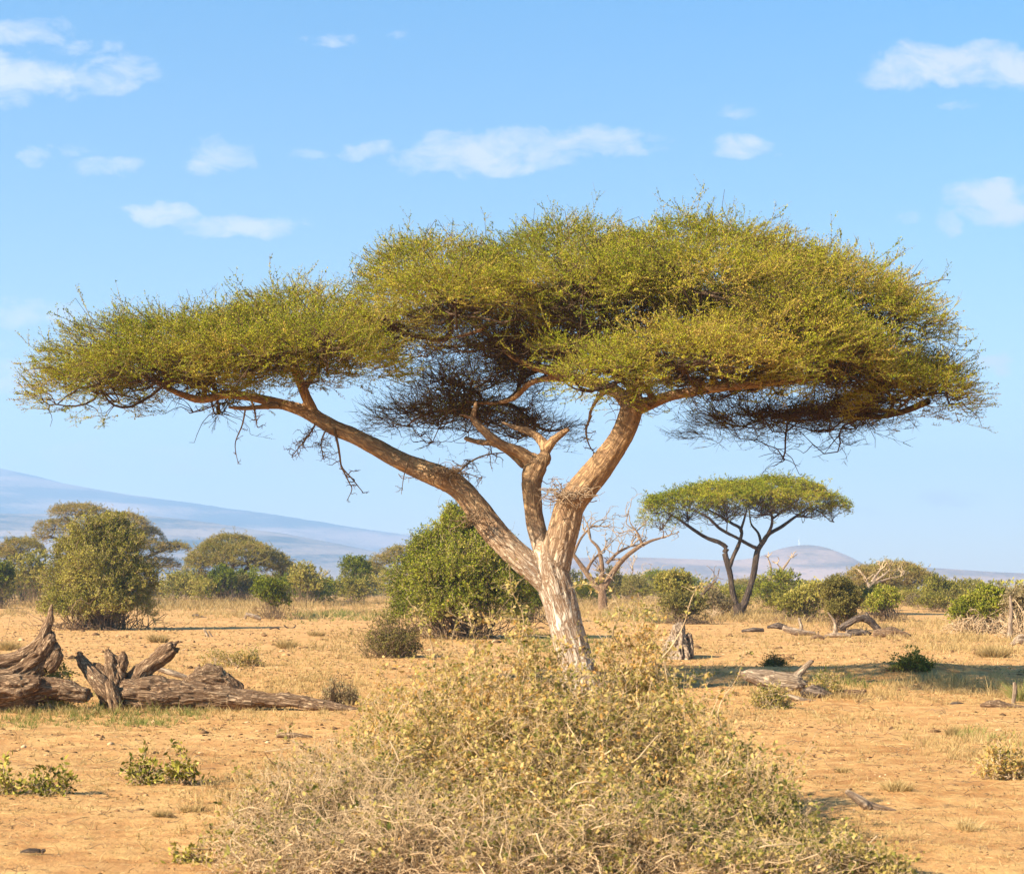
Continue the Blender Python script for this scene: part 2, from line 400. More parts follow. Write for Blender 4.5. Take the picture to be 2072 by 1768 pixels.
# ---------------------------------------------------------------- world, sun, camera
SUN_EL, SUN_AZ = 33., 215.     # elevation; direction the sun stands in, degrees anticlockwise from +x
SKY_STRENGTH, SUN_STRENGTH, EXPOSURE = .078, 5.0, 1.36
CLOUDS = [(45, 62, 88, 30, 1), (40, 160, 135, 50, 1.15), (225, 150, 85, 40, .75), (180, 95, 60, 20, .5), (680, 78, 50, 15, .55), (812, 72, 25, 12, .35),
    (1925, 132, 165, 42, 1.15), (2055, 140, 80, 45, 1.1), (1830, 160, 90, 24, .9), (1950, 212, 40, 11, .5), (1490, 225, 45, 15, .4),
    (1500, 297, 62, 26, .9), (1575, 308, 20, 10, .4), (975, 310, 175, 46, 1.1), (1190, 285, 150, 32, .85), (760, 307, 170, 18, .6), (440, 318, 70, 34, .9), (70, 312, 30, 28, .75), (230, 342, 70, 18, .6), (130, 310, 60, 14, .4),
    (328, 433, 72, 25, 1.15), (490, 458, 115, 24, 1.1), (410, 452, 60, 15, .8), (1995, 398, 85, 32, 1.25), (2030, 428, 90, 28, 1.1), (1852, 441, 28, 13, .6), (1915, 445, 30, 26, .55), (2015, 738, 32, 24, .95),
    (60, 635, 120, 30, .75), (30, 748, 80, 26, .9), (20, 782, 65, 22, 1.), (280, 930, 300, 34, .6), (620, 925, 230, 44, .6), (1920, 1010, 70, 20, .65), (1240, 990, 120, 24, .5), (1650, 1020, 150, 24, .4), (120, 700, 200, 14, .35)]
def make_world():
    w = bpy.data.worlds.new('World'); SC.world = w; w.use_nodes = True; nt = w.node_tree; ns, ls = nt.nodes, nt.links; ns.clear()
    sky = ns.new('ShaderNodeTexSky'); sky.sky_type = 'NISHITA'; sky.sun_disc = False
    sky.sun_elevation = R(SUN_EL); sky.sun_rotation = R(90-SUN_AZ); sky.air_density = 1.0; sky.dust_density = .6; sky.ozone_density = 1.6; sky.altitude = 1100
    tc = ns.new('ShaderNodeTexCoord'); D = tc.outputs['Generated']
    sx = ns.new('ShaderNodeSeparateXYZ'); ls.new(D, sx.inputs[0])
    yy = mathn(ns, ls, 'MAXIMUM', sx.outputs['Y'], .05)
    u = mathn(ns, ls, 'DIVIDE', sx.outputs['X'], yy); v = mathn(ns, ls, 'DIVIDE', sx.outputs['Z'], yy)
    cb = ns.new('ShaderNodeCombineXYZ'); ls.new(u, cb.inputs[0]); ls.new(v, cb.inputs[1]); q = cb.outputs[0]
    wn = ns.new('ShaderNodeTexNoise'); wn.inputs['Scale'].default_value = 55; wn.inputs['Detail'].default_value = 4; ls.new(q, wn.inputs['Vector'])
    wv = vmath(ns, ls, 'MULTIPLY', vmath(ns, ls, 'SUBTRACT', wn.outputs['Color'], (.5, .5, .5)).outputs[0], (.028, .014, 0)).outputs[0]
    qq = vmath(ns, ls, 'ADD', q, wv).outputs[0]
    tot = None
    for (px, py, hx, hy, a) in CLOUDS:
        d = vmath(ns, ls, 'SUBTRACT', qq, ((px-CX)/FPX, (HY-py)/FPX, 0)).outputs[0]
        d = vmath(ns, ls, 'MULTIPLY', d, (FPX/hx/1.25, FPX/hy/1.25, 0)).outputs[0]
        dd = vmath(ns, ls, 'DOT_PRODUCT', d, d).outputs['Value']
        e = mathn(ns, ls, 'MULTIPLY', mathn(ns, ls, 'MAXIMUM', mathn(ns, ls, 'SUBTRACT', 1., dd), 0.), a)
        tot = e if tot is None else mathn(ns, ls, 'MAXIMUM', tot, e)
    mp = vmath(ns, ls, 'MULTIPLY', q, (1, 1.9, 1)).outputs[0]
    n1 = noise(ns, ls, mp, 34, 7, .64, .5)
    den = mathn(ns, ls, 'MULTIPLY', mathn(ns, ls, 'ADD', tot, mathn(ns, ls, 'MULTIPLY', mathn(ns, ls, 'SUBTRACT', n1, .55), 2.9)), 1.0)
    gate = mathn(ns, ls, 'MULTIPLY', tot, 3.5, True)
    den = mathn(ns, ls, 'MULTIPLY', mathn(ns, ls, 'MULTIPLY', den, gate), 1.0, True)
    den = mathn(ns, ls, 'MULTIPLY', den, .80)
    # shade: slightly lilac bottoms, white tops
    ccol = mixc(ns, ls, noise(ns, ls, mp, 22, 3), (CLV*.86, CLV*.88, CLV*.98), (CLV*1.02, CLV*1.02, CLV*1.05))
    hs = ns.new('ShaderNodeHueSaturation'); hs.inputs['Saturation'].default_value = SKY_SAT; ls.new(sky.outputs[0], hs.inputs['Color'])
    el = mathn(ns, ls, 'MULTIPLY', v, 2.9, True)
    skyc = mixc(ns, ls, 1, hs.outputs[0], mixc(ns, ls, el, (1.08, .88, .72), SKY_TINT), 'MULTIPLY')
    col = mixc(ns, ls, den, skyc, ccol)
    bg = ns.new('ShaderNodeBackground'); bg.inputs['Strength'].default_value = SKY_STRENGTH; ls.new(col, bg.inputs[0])
    o = ns.new('ShaderNodeOutputWorld'); ls.new(bg.outputs[0], o.inputs[0])
CLV, SKY_SAT, SKY_TINT = 5.0, 1.0, (.44, .925, 1.10)
make_world()
sun = bpy.data.lights.new('sun', 'SUN'); sun.energy = SUN_STRENGTH; sun.angle = R(.5); sun.color = (1., .90, .73)
so = bpy.data.objects.new('sun', sun); COL.objects.link(so)
sd = Vector((math.cos(R(SUN_EL))*math.cos(R(SUN_AZ)), math.cos(R(SUN_EL))*math.sin(R(SUN_AZ)), math.sin(R(SUN_EL))))
so.rotation_euler = sd.to_track_quat('Z', 'Y').to_euler(); so.location = (-20, -5, 15)

cam = bpy.data.cameras.new('camera'); co = bpy.data.objects.new('camera', cam); COL.objects.link(co); SC.camera = co
co.location = (0, 0, CAMH); co.rotation_euler = (R(90), 0, 0); cam.sensor_width = 36; cam.lens = 36*FPX/2072
cam.shift_y = (HY-884)/2072; cam.clip_start = .1; cam.clip_end = 20000
cam.dof.use_dof = True; cam.dof.focus_distance = 36; cam.dof.aperture_fstop = 4.5
SC.view_settings.view_transform = 'Standard'; SC.view_settings.look = 'None'; SC.view_settings.exposure = EXPOSURE; SC.view_settings.gamma = 1
SC.cycles.max_bounces = 4; SC.cycles.diffuse_bounces = 2; SC.cycles.transmission_bounces = 3; SC.cycles.volume_bounces = 1; SC.cycles.transparent_max_bounces = 4

# ---------------------------------------------------------------- ground sheet
def make_ground():
    Y = [-40, -25, -12, -4, 2, 6, 8]
    y = 8.
    while y < 60: y *= 1.006; Y.append(y)
    while y < 7700: y *= 1.03; Y.append(y)
    Y = np.array(Y); n = 420
    u = np.linspace(-1, 1, n); uu = .35*u+.65*u**5
    hw = .55*np.maximum(Y, 0)+22
    X = hw[:, None]*uu[None]; YY = np.broadcast_to(Y[:, None], X.shape)
    z = ground(X.ravel(), YY.ravel(), True)
    mb = MB(); j = np.arange(len(Y)-1)[:, None]; k = np.arange(n-1)
    F = np.stack([j*n+k, j*n+k+1, (j+1)*n+k+1, (j+1)*n+k], -1).reshape(-1, 4)
    mb.add(np.stack([X.ravel(), YY.ravel(), z], 1), F)
    tag(mb.build('ground', ground_mat(), smooth=True), 'orange sandy savanna ground', kind='structure')
make_ground()

# ---------------------------------------------------------------- hills far away and the air in between
def make_hill(name, label, crest, Y, front, back, mat, seed, rough=1.):
    cr = np.array(crest, float); n, k = 420, 60
    px = np.linspace(cr[0, 0], cr[-1, 0], n)
    c = catmull(cr, 800); py = np.interp(px, c[:, 0], c[:, 1])
    H = CAMH+(HY-py)*Y/FPX; X = (px-CX)*Y/FPX
    v = np.concatenate([np.linspace(0, 1, k-12), 1+np.linspace(0, 1, 13)[1:]])
    pts = []
    for t in v:
        yy = Y-front*(1-t) if t <= 1 else Y+back*(t-1)
        s = math.sin(t*math.pi/2)**1.35 if t <= 1 else 1-(t-1)**2
        q = np.stack([X/420, np.full(n, yy/420), np.zeros(n)], 1)
        z = -3+(H+3)*s+fbm(q, seed, 5)*26*rough*math.sin(min(t, 1)*math.pi)*np.clip(H/120, .2, 1.5)+fbm(q*7, seed+3, 3)*3.*rough*min(1, t*2)
        pts.append(np.stack([X, np.full(n, yy), z], 1))
    k = len(v); mb = MB(); j = np.arange(k-1)[:, None]; i = np.arange(n-1)
    F = np.stack([j*n+i, j*n+i+1, (j+1)*n+i+1, (j+1)*n+i], -1).reshape(-1, 4)
    mb.add(np.concatenate(pts), F)
    return tag(mb.build(name, mat, smooth=True), label, kind='structure')
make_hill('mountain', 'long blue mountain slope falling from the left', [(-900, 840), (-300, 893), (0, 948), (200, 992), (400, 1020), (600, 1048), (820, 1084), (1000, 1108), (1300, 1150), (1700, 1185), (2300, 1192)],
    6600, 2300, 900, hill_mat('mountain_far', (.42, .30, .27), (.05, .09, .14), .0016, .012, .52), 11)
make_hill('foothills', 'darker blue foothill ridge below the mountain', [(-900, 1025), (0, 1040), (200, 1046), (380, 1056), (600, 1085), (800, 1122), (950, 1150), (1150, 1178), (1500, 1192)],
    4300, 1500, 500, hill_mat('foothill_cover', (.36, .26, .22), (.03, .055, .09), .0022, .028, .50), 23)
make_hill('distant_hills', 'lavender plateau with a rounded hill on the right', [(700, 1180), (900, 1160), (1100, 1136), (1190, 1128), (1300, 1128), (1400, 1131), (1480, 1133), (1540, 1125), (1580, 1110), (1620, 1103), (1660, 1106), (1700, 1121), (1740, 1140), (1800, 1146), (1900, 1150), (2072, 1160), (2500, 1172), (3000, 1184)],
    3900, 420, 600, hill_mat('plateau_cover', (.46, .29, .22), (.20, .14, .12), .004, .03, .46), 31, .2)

def make_haze():
    mb = MB(); x, y0, y1, z0, z1 = 5600, -70, 8200, -6, 640
    v = [(-x, y0, z0), (x, y0, z0), (x, y1, z0), (-x, y1, z0), (-x, y0, z1), (x, y0, z1), (x, y1, z1), (-x, y1, z1)]
    mb.add(v, [(0, 3, 2, 1), (4, 5, 6, 7), (0, 1, 5, 4), (1, 2, 6, 5), (2, 3, 7, 6), (3, 0, 4, 7)])
    m, nt, ns, ls = newmat('haze_air'); p = ns.new('ShaderNodeVolumePrincipled'); p.inputs['Density'].default_value = HAZE_D; p.inputs['Color'].default_value = HAZE_C
    p.inputs['Anisotropy'].default_value = .2
    o = ns.new('ShaderNodeOutputMaterial'); ls.new(p.outputs[0], o.inputs['Volume'])
    tag(mb.build('haze', m), 'pale blue haze over the plain', kind='stuff')
HAZE_D, HAZE_C = 2.3e-4, (.47, .70, 1., 1)
make_haze()
# ---------------------------------------------------------------- umbrella acacias
def seg_grain(V, segs, stretch=1.):
    """grain vector of each vertex of a blended trunk: offset round its nearest limb and length along it"""
    A = np.array([s[0] for s in segs]); B = np.array([s[1] for s in segs]); L0 = np.array([s[2] for s in segs]); RR = np.array([s[3] for s in segs])
    AB = B-A; ll = (AB**2).sum(1); best = np.full(len(V), 1e9); G = np.zeros_like(V)
    for i in range(len(A)):
        t = np.clip(((V-A[i])@AB[i])/ll[i], 0, 1); C = A[i]+t[:, None]*AB[i]; d = np.linalg.norm(V-C, axis=1)/RR[i]
        w = d < best; best[w] = d[w]
        tg = AB[i]/math.sqrt(ll[i]); ref = np.array([0, 1., 0]) if abs(tg[1]) < .8 else np.array([1., 0, 0])
        e1 = np.cross(tg, ref); e1 /= np.linalg.norm(e1); e2 = np.cross(tg, e1)
        o = (V-C)[w]; G[w] = np.stack([o@e1, o@e2, L0[i]+t[w]*math.sqrt(ll[i])], 1)
    return G

def blended_trunk(paths, voxel, name, mat, parent, rough=.05, freq=9., seed=0, smooth=4, crag=0.):
    """paths: list of (points, radii); welded into one skin, then given ridged bark"""
    mb = MB(); segs = []
    for pi, (pts, rad) in enumerate(paths):
        pts = np.asarray(pts, float); n = max(6, int(np.linalg.norm(np.diff(pts, axis=0), axis=1).sum()/.12))
        c = catmull(np.column_stack([pts, rad]), n)
        tubes(mb, c[None, :, :3], np.maximum(c[None, :, 3], .012), 14)
        nb = mb.n-n*14
        mb.add(np.zeros((0, 3)), np.zeros((0, 4)))
        k = np.arange(14)
        for e, ring in ((0, nb+k[::-1]), (1, nb+(n-1)*14+k)):
            mb.v.append(np.zeros((0, 3))); mb.f.append(ring[None]); mb.m.append(np.zeros(1, np.int32)); mb.a.append(np.full(1, .5)); mb.g.append(np.zeros((0, 3)))
        cc = catmull(np.column_stack([pts, rad]), max(4, n//3)); L = 0
        for i in range(len(cc)-1):
            l = np.linalg.norm(cc[i+1, :3]-cc[i, :3]); segs.append((cc[i, :3], cc[i+1, :3], L, max(cc[i, 3], .02))); L += l
    o = mb.build(name, mat)
    md = o.modifiers.new('r', 'REMESH'); md.mode = 'VOXEL'; md.voxel_size = voxel
    ms = o.modifiers.new('s', 'SMOOTH'); ms.iterations = smooth; ms.factor = .5
    dg = bpy.context.evaluated_depsgraph_get(); me = bpy.data.meshes.new_from_object(o.evaluated_get(dg))
    COL.objects.unlink(o); bpy.data.objects.remove(o)
    n = len(me.vertices); V = np.zeros(n*3, np.float32); me.vertices.foreach_get('co', V); V = V.reshape(-1, 3).astype(float)
    N = np.zeros(n*3, np.float32); me.vertices.foreach_get('normal', N); N = N.reshape(-1, 3)
    G = seg_grain(V, segs); rr = np.clip(np.hypot(G[:, 0], G[:, 1]), .03, .4)
    q = G*[1, 1, .16]*freq
    d = (1-2.2*np.abs(fbm(q, seed, 4)))*.55+.6*fbm(q*.4+3, seed+4, 3)+.25*fbm(G*1.6, seed+8, 3)
    if crag:
        cr = fbm(G*[6, 6, 2.2], seed+12, 3); cl = fbm(V*3.2, seed+14, 3); d2 = -np.clip(cr-.05, 0, 1)*2.2-np.clip(np.abs(cl)-.15, 0, 1)*.5+.45*fbm(G*[22, 22, 3.5], seed+15, 3)+.3*vnoise(G*[5, 5, 2.], seed+16)
        V = V+N*(d2*crag*np.clip(rr/.15, .2, 1))[:, None]
    V = V+N*(d*rough*np.clip(rr/.25, .15, 1))[:, None]
    me.vertices.foreach_set('co', V.astype(np.float32).ravel())
    ag = me.attributes.new('grain', 'FLOAT_VECTOR', 'POINT'); ag.data.foreach_set('vector', G.astype(np.float32).ravel())
    me.polygons.foreach_set('use_smooth', np.ones(len(me.polygons), bool))
    me.materials.clear(); me.materials.append(mat); me.update(); me.name = name
    ob = bpy.data.objects.new(name, me); COL.objects.link(ob); ob.parent = parent
    return ob

def curve_batch(rng, A, B, N, wob=.08, sag=.0):
    """smooth wobbly curves from A (T,3) to B (T,3)"""
    T = len(A); t = np.linspace(0, 1, N)[None, :, None]; L = np.linalg.norm(B-A, axis=1)[:, None, None]
    P = A[:, None]*(1-t)+B[:, None]*t
    s = np.sin(np.pi*t)*rng.normal(0, wob, (T, 1, 3))*L+np.sin(2*np.pi*t)*rng.normal(0, wob*.7, (T, 1, 3))*L+rng.normal(0, wob*.16, (T, N, 3))*L*(t*(1-t)*4)
    P = P+s; P[:, :, 2] += (sag*np.sin(np.pi*t)*L)[:, :, 0]
    return P

class Pad:
    """one layer of an umbrella crown: px centre, top and rim in picture units at distance Y, half width in px, half depth in m"""
    def __init__(s, px, top, rim, hw, Y, ry, dens=1., droop=.25, bare=1., expo=2.2):
        s.c = W(px, rim, Y); s.rx = hw*Y/FPX; s.ry = ry; s.h = (rim-top)*Y/FPX; s.dens = dens; s.droop = droop; s.bare = bare; s.e = expo
    def surf(s, rng, n, rmin=0., seed=0):
        a = rng.uniform(0, 2*np.pi, n); r = np.sqrt(rng.uniform(rmin*rmin, 1, n))
        x, y = r*np.cos(a), r*np.sin(a)
        lob = 1+.16*vnoise(np.stack([np.cos(a)*2.3+seed, np.sin(a)*2.3, np.full(n, seed*3.3)], 1))+.07*vnoise(np.stack([np.cos(a)*7+seed, np.sin(a)*7, np.full(n, seed*1.3)], 1))
        X = s.c[0]+x*s.rx*lob; Yy = s.c[1]+y*s.ry*lob
        z = s.h*np.maximum(1-r**s.e, 0)**.75
        bump = .5*vnoise(np.stack([X*1.1, Yy*1.1, np.full(n, seed)], 1), 2)+.25*vnoise(np.stack([X*2.7, Yy*2.7, np.full(n, seed)], 1), 8)
        z = z+bump*min(.34, s.h*.27)
        z = z-np.where(r > .8, (r-.8)/.2, 0)*s.droop*rng.uniform(0, 1, n)
        return np.stack([X, Yy, s.c[2]+z], 1), np.stack([x*1., y*1., np.zeros(n)], 1), r

Y_TREE = True
def make_crown(name, parent, pads, limbpts, seed, templates, sprayscale=1., per_m2=34., leafmat='acacia_leaf', twigs=1., branches=True, brown=0., hubr=.055, upk=1., crowntwig='twig_gold', drop=0.):
    rng = np.random.default_rng(seed); mb = MB(); br = MB()
    LP = np.asarray(limbpts, float)
    for k, p in enumerate(pads):
        area = math.pi*p.rx*p.ry+1.6*(p.rx+p.ry)*max(p.h, .3)
        n = int(area*per_m2*p.dens/sprayscale**2)
        P, O, r = p.surf(rng, n, 0, k+seed)
        thick = .12*sprayscale
        P[:, 2] -= np.abs(rng.normal(0, thick*1.5, n))
        cl = .6*vnoise(P*[1.5, 1.5, 2.6], seed+k)+.5*vnoise(P*[3.6, 3.6, 6], seed+k+50) > rng.uniform(-1.0, .38, n); P, O, r = P[cl], O[cl], r[cl]; n = len(P)
        out = nrm(O+1e-6)
        flat = rng.normal(0, 1, (n, 3))*[1, 1, .35]
        D = out*(.35+.75*r[:, None])+flat*.55; D[:, 2] += (.18+.42*(1-r))*rng.uniform(-.1, 1.3, n)*upk
        ed = r > .93; D[ed, 2] -= rng.uniform(0, .7, ed.sum())
        v = .40+.42*fbm(P*[.55, .55, .9], 3, 3)+(.012*(P[:, 0]-1) if Y_TREE else 0)+rng.normal(0, .14, n)+brown+np.where(rng.random(n) < .16, .3, 0)
        stamp(mb, templates, P-nrm(D)*.15*sprayscale, D, sprayscale*rng.uniform(.6, 1.25, n), rng.uniform(-.9, .9, n), np.clip(v, 0, 1), .10, 0, 1, rng)
        # ragged shoots that break the outline
        ns_ = int(n*.03); Q, O2, r2 = p.surf(rng, ns_, .2, k+seed)
        D2 = nrm(O2+1e-6)*(.2+r2[:, None]*.9)+rng.normal(0, .35, (ns_, 3)); D2[:, 2] += rng.uniform(.3, 1.0, ns_)*upk
        stamp(mb, templates, Q, D2, sprayscale*rng.uniform(.8, 1.5, ns_), rng.uniform(-.5, .5, ns_), np.clip(rng.normal(.35, .15, ns_), 0, 1), .12, 0, 1, rng)
        if not branches: continue
        # supporting limb from the nearest thick wood, ribs, then twigs
        hub = p.c+[0, 0, min(.10, p.h*.15)-drop]
        d = LP-hub; cost = np.linalg.norm(d*[1, 1, .7], axis=1)+np.maximum(d[:, 2], -.2)*.7
        j = int(np.argmin(cost)); a0 = LP[j]
        L0 = np.linalg.norm(hub-a0)
        C = curve_batch(rng, a0[None], hub[None], 10, .035, .0); rad = np.linspace(hubr*min(1.3, .8+.15*L0), hubr*.6, 10)
        if L0 > .3: tubes(br, C, rad[None], 7, 1)
        nr = int(7+area*(.55 if not drop else 1.1)); Pe, Oe, re_ = p.surf(rng, nr, .45, k+seed); Pe[:, 2] -= .12+.1*p.h
        st = C[0][rng.integers(4, 10, nr)]
        Rb = curve_batch(rng, st, Pe, 9, .09, -.03)
        tubes(br, Rb, np.linspace(hubr*.55, .010, 9)[None]*rng.uniform(.6, 1.2, (nr, 1)), 5, 1)
        nt_ = int(area*8*twigs*max(1, p.bare*.8)); ii = rng.integers(0, nr, nt_); jj = rng.integers(2, 9, nt_); s0 = Rb[ii, jj]
        dd = nrm(rng.normal(0, 1, (nt_, 3))*[1, 1, .3]+nrm(s0-hub)*.6); dd[:, 2] += rng.uniform(-.1, .8, nt_)
        Tb = curve_batch(rng, s0, s0+dd*rng.uniform(.35, .95, (nt_, 1)), 6, .10)
        tubes(br, Tb, np.linspace(.011, .004, 6)[None], 3, 1)
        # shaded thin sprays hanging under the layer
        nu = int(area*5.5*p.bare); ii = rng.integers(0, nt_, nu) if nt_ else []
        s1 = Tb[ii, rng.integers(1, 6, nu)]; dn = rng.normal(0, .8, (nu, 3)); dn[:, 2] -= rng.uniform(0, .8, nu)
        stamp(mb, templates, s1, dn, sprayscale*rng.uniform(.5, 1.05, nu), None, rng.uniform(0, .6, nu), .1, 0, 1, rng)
    o = mb.build(name, [M[leafmat], M[crowntwig]], parent)
    if branches: b = br.build('branches', [M['bark_dark'], M['twig_dark']], parent)  # branch colours kept dark to stand in for shade below the crown
    return o

def path_pts(paths, n=40):
    return np.concatenate([catmull(np.asarray(p, float), n) for p, r in paths])
def PX(pts, Y0=None):                # list of (px,py,r_px[,Y]) -> points, radii
    P, Rr = [], []
    for a in pts:
        Y = a[3] if len(a) > 3 else Y0
        P.append(W(a[0], a[1], Y)); Rr.append(a[2]*Y/FPX)
    return np.array(P), np.array(Rr)

M['twig_wood'] = twig_mat('twig_wood', (.20, .13, .08), (.40, .29, .19))
# ------ the great acacia
TY = 33.6
rngT = np.random.default_rng(5)
SPR = [spray_template(rngT, .56, 66, .030, .0145, .12, .0038, 4) for _ in range(14)]
SPRB = [spray_template(rngT, .62, 9, .034, .014, .10, .0045, 6) for _ in range(8)]
BASE = W(1178, 1400, TY); BASE[2] = gz(BASE[0], BASE[1])
tree = empty('acacia_tree', BASE, 'huge flat-topped acacia with long forked limbs and a broken middle limb', 'tree')
def rel(o, root=None):               # keep world placement under a displaced root
    root = root or o.parent
    o.matrix_parent_inverse = root.matrix_basis.inverted() if False else __import__('mathutils').Matrix.Translation(-root.location)
    return o
T0 = TY
trunk_paths = [
  PX([(1186, 1425, 52), (1178, 1390, 45), (1166, 1345, 36), (1152, 1290, 32), (1138, 1235, 32), (1122, 1180, 33), (1108, 1130, 30), (1112, 1100, 24)], T0),
  PX([(1130, 1210, 20, T0), (1088, 1160, 25, T0), (1041, 1118, 24, T0), (1000, 1075, 23, T0+.1), (966, 1030, 23, T0+.2), (930, 988, 22, T0+.3), (890, 966, 22, T0+.4), (848, 948, 20, T0+.6), (806, 930, 17.5, T0+.8), (757, 903, 16.5, T0+1), (712, 880, 15.5, T0+1.1), (676, 866, 15, T0+1.2), (626, 838, 13.5, T0+1.4), (586, 822, 11, T0+1.5), (524, 807, 9.5, T0+1.5), (463, 798, 9, T0+1.4), (409, 808, 8.5, T0+1.3), (368, 798, 6.5, T0+1.2), (300, 768, 4, T0+1), (230, 742, 2.2, T0+1)]),
  PX([(640, 846, 10, T0+1.4), (618, 800, 10, T0+1.3), (604, 765, 9, T0+1.1), (585, 735, 7, T0+.8), (560, 700, 4, T0+.3)]),
  PX([(612, 790, 7, T0+1.3), (640, 750, 6, T0+1.8), (670, 710, 4, T0+2.3)]),
  PX([(575, 822, 6, T0+1.5), (530, 823, 5.5, T0+1.3), (495, 826, 5, T0+1.2), (462, 824, 4, T0+1.1)]),
  # broken middle limb
  PX([(1112, 1150, 22, T0+.1), (1096, 1105, 19, T0+.2), (1084, 1060, 18, T0+.3), (1078, 1015, 18, T0+.3), (1076, 970, 19, T0+.3), (1086, 940, 21, T0+.3), (1094, 925, 17, T0+.3)]),
  PX([(1082, 938, 14, T0+.3), (1050, 914, 11.5, T0+.2), (1020, 903, 10.5, T0+.1), (994, 885, 9.5, T0), (968, 860, 8.5, T0), (958, 845, 6, T0), (964, 812, 4, T0)]),
  PX([(1062, 942, 9, T0+.4), (1035, 918, 7.5, T0+.6), (1000, 897, 7, T0+.8), (970, 895, 6, T0+.9), (940, 886, 5, T0+1)]),
  PX([(966, 856, 5, T0), (945, 842, 3.5, T0-.05), (926, 838, 2.2, T0-.1)]),
  PX([(1098, 936, 14, T0+.3), (1104, 908, 12, T0+.3), (1090, 886, 9, T0+.4), (1068, 872, 8, T0+.5), (1045, 866, 5.5, T0+.6), (1014, 854, 3, T0+.7)]),
  PX([(1102, 915, 10, T0+.3), (1118, 892, 8.5, T0+.2), (1136, 878, 7, T0+.1), (1151, 867, 5.5, T0)]),
  # right limb
  PX([(1122, 1160, 26, T0), (1130, 1110, 29, T0-.1), (1142, 1066, 30, T0-.2), (1156, 1019, 27, T0-.3), (1190, 975, 25.5, T0-.4), (1224, 932, 24.5, T0-.5), (1256, 885, 22, T0-.6), (1272, 845, 22, T0-.6), (1280, 812, 20, T0-.6)]),
  PX([(1284, 825, 16, T0-.6), (1318, 815, 12, T0-.7), (1360, 800, 10.5, T0-.8), (1413, 790, 10, T0-.9), (1465, 782, 9.5, T0-1), (1515, 777, 9.5, T0-1), (1580, 770, 9, T0-.9), (1637, 764, 8.5, T0-.8), (1690, 752, 7.5, T0-.6), (1738, 742, 7, T0-.4), (1799, 769, 6, T0-.3), (1840, 792, 4, T0-.3), (1878, 812, 2, T0-.3)]),
  PX([(1280, 825, 17, T0-.6), (1286, 780, 13, T0-.6), (1296, 735, 10, T0-.5), (1330, 690, 7, T0-.4), (1390, 640, 4, T0-.2)]),
  PX([(1276, 825, 15, T0-.6), (1252, 796, 13, T0-.4), (1215, 780, 12, T0), (1172, 768, 11, T0+.5), (1120, 752, 9, T0+1), (1075, 740, 7, T0+1.5), (1030, 715, 6, T0+1.7), (1010, 690, 4.5, T0+1.7)]),
  PX([(1240, 790, 8, T0-.3), (1180, 770, 7, T0+.4), (1085, 770, 6, T0+1.6), (1040, 805, 5, T0+2.5), (1000, 815, 4, T0+3), (940, 812, 3, T0+3.4)]),
  PX([(1150, 762, 8, T0+.8), (1130, 700, 7.5, T0+1), (1080, 650, 6.5, T0+1), (1029, 636, 6, T0+.9), (1000, 650, 5, T0+.8), (960, 672, 4, T0+.6), (900, 687, 2.5, T0+.3)]),
  PX([(1240, 786, 7, T0-.1), (1215, 800, 5, T0+.1), (1196, 830, 3.8, T0+.2), (1190, 862, 2.5, T0+.2)]),
  PX([(1690, 752, 6, T0-.6), (1660, 700, 5, T0-.3), (1640, 650, 3.5, T0)]),
]
trunk = rel(blended_trunk(trunk_paths, .032, 'trunk', M['bark'], tree, .055, 9.5, 2, 3))
L = [(420, 598, 728, 330, TY+1.6, 3.0, 1.15), (610, 552, 700, 210, TY+2.6, 3.0, 1.0), (185, 682, 795, 128, TY+1, 1.7, 1.1), (640, 612, 724, 180, TY-.8, 2.0, 1.25), (330, 655, 752, 205, TY-.2, 1.8, 1.2), (500, 640, 732, 150, TY-1.0, 1.4, 1.2),
     (880, 455, 590, 180, TY+2, 2.6, 1.1), (930, 512, 612, 190, TY-1, 2.2, 1.2), (780, 575, 660, 110, TY, 1.6, 1.0),
     (1150, 436, 600, 270, TY+2, 3.4, .9), (1400, 434, 600, 300, TY+1.4, 4.0, .9), (1180, 490, 588, 230, TY-1.6, 2.0, 1.2), (1420, 475, 600, 240, TY-2.2, 2.2, 1.1),
     (1620, 478, 660, 235, TY+.4, 3.4, 1.0), (1745, 545, 700, 170, TY+.2, 3.0, 1.0), (1850, 680, 806, 128, TY-.4, 2.2, 1.15),
     (1400, 622, 742, 240, TY-3.4, 2.0, 1.3), (1580, 560, 715, 210, TY-2.4, 2.2, 1.1), (1230, 672, 752, 120, TY-3.8, 1.3, 1.25), (1690, 620, 745, 150, TY-1.8, 1.8, 1.1), (1150, 640, 690, 90, TY-2.5, .9, .9),
     (900, 772, 838, 185, TY+4.4, 2.4, .85, .25, 2.2), (1085, 800, 858, 110, TY+4.2, 1.6, .8, .25, 2.), (1560, 790, 845, 200, TY+3.6, 2.4, .9, .3, 2.), (1700, 770, 835, 120, TY+2.6, 2.2, .8, .3, 2.), (960, 690, 790, 160, TY+3.4, 2.0, .9, .3, 2.4), (1090, 640, 720, 120, TY+3.6, 2.0, .8, .3, 2.4)]
pads_all = [Pad(a[0], a[1]+46, a[2]+4, max(a[3]-26, 48), *a[4:]) for a in L]
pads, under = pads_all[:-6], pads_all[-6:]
crown = rel(make_crown('crown', tree, pads, path_pts(trunk_paths[1:4]+trunk_paths[11:]), 11, SPR, 1.0, 66., hubr=.06))
under += [Pad(980, 640, 700, 190, TY+1.5, 2.6, 1.2, .3, 2.4), Pad(1200, 600, 690, 200, TY+1., 2.4, 1., .3, 2.), Pad(420, 690, 770, 200, TY+1, 2, .5, .2, 1.5), Pad(1500, 690, 770, 220, TY, 2.6, .9, .2, 2.), Pad(1780, 720, 800, 130, TY, 2., .8, .3, 2.)]
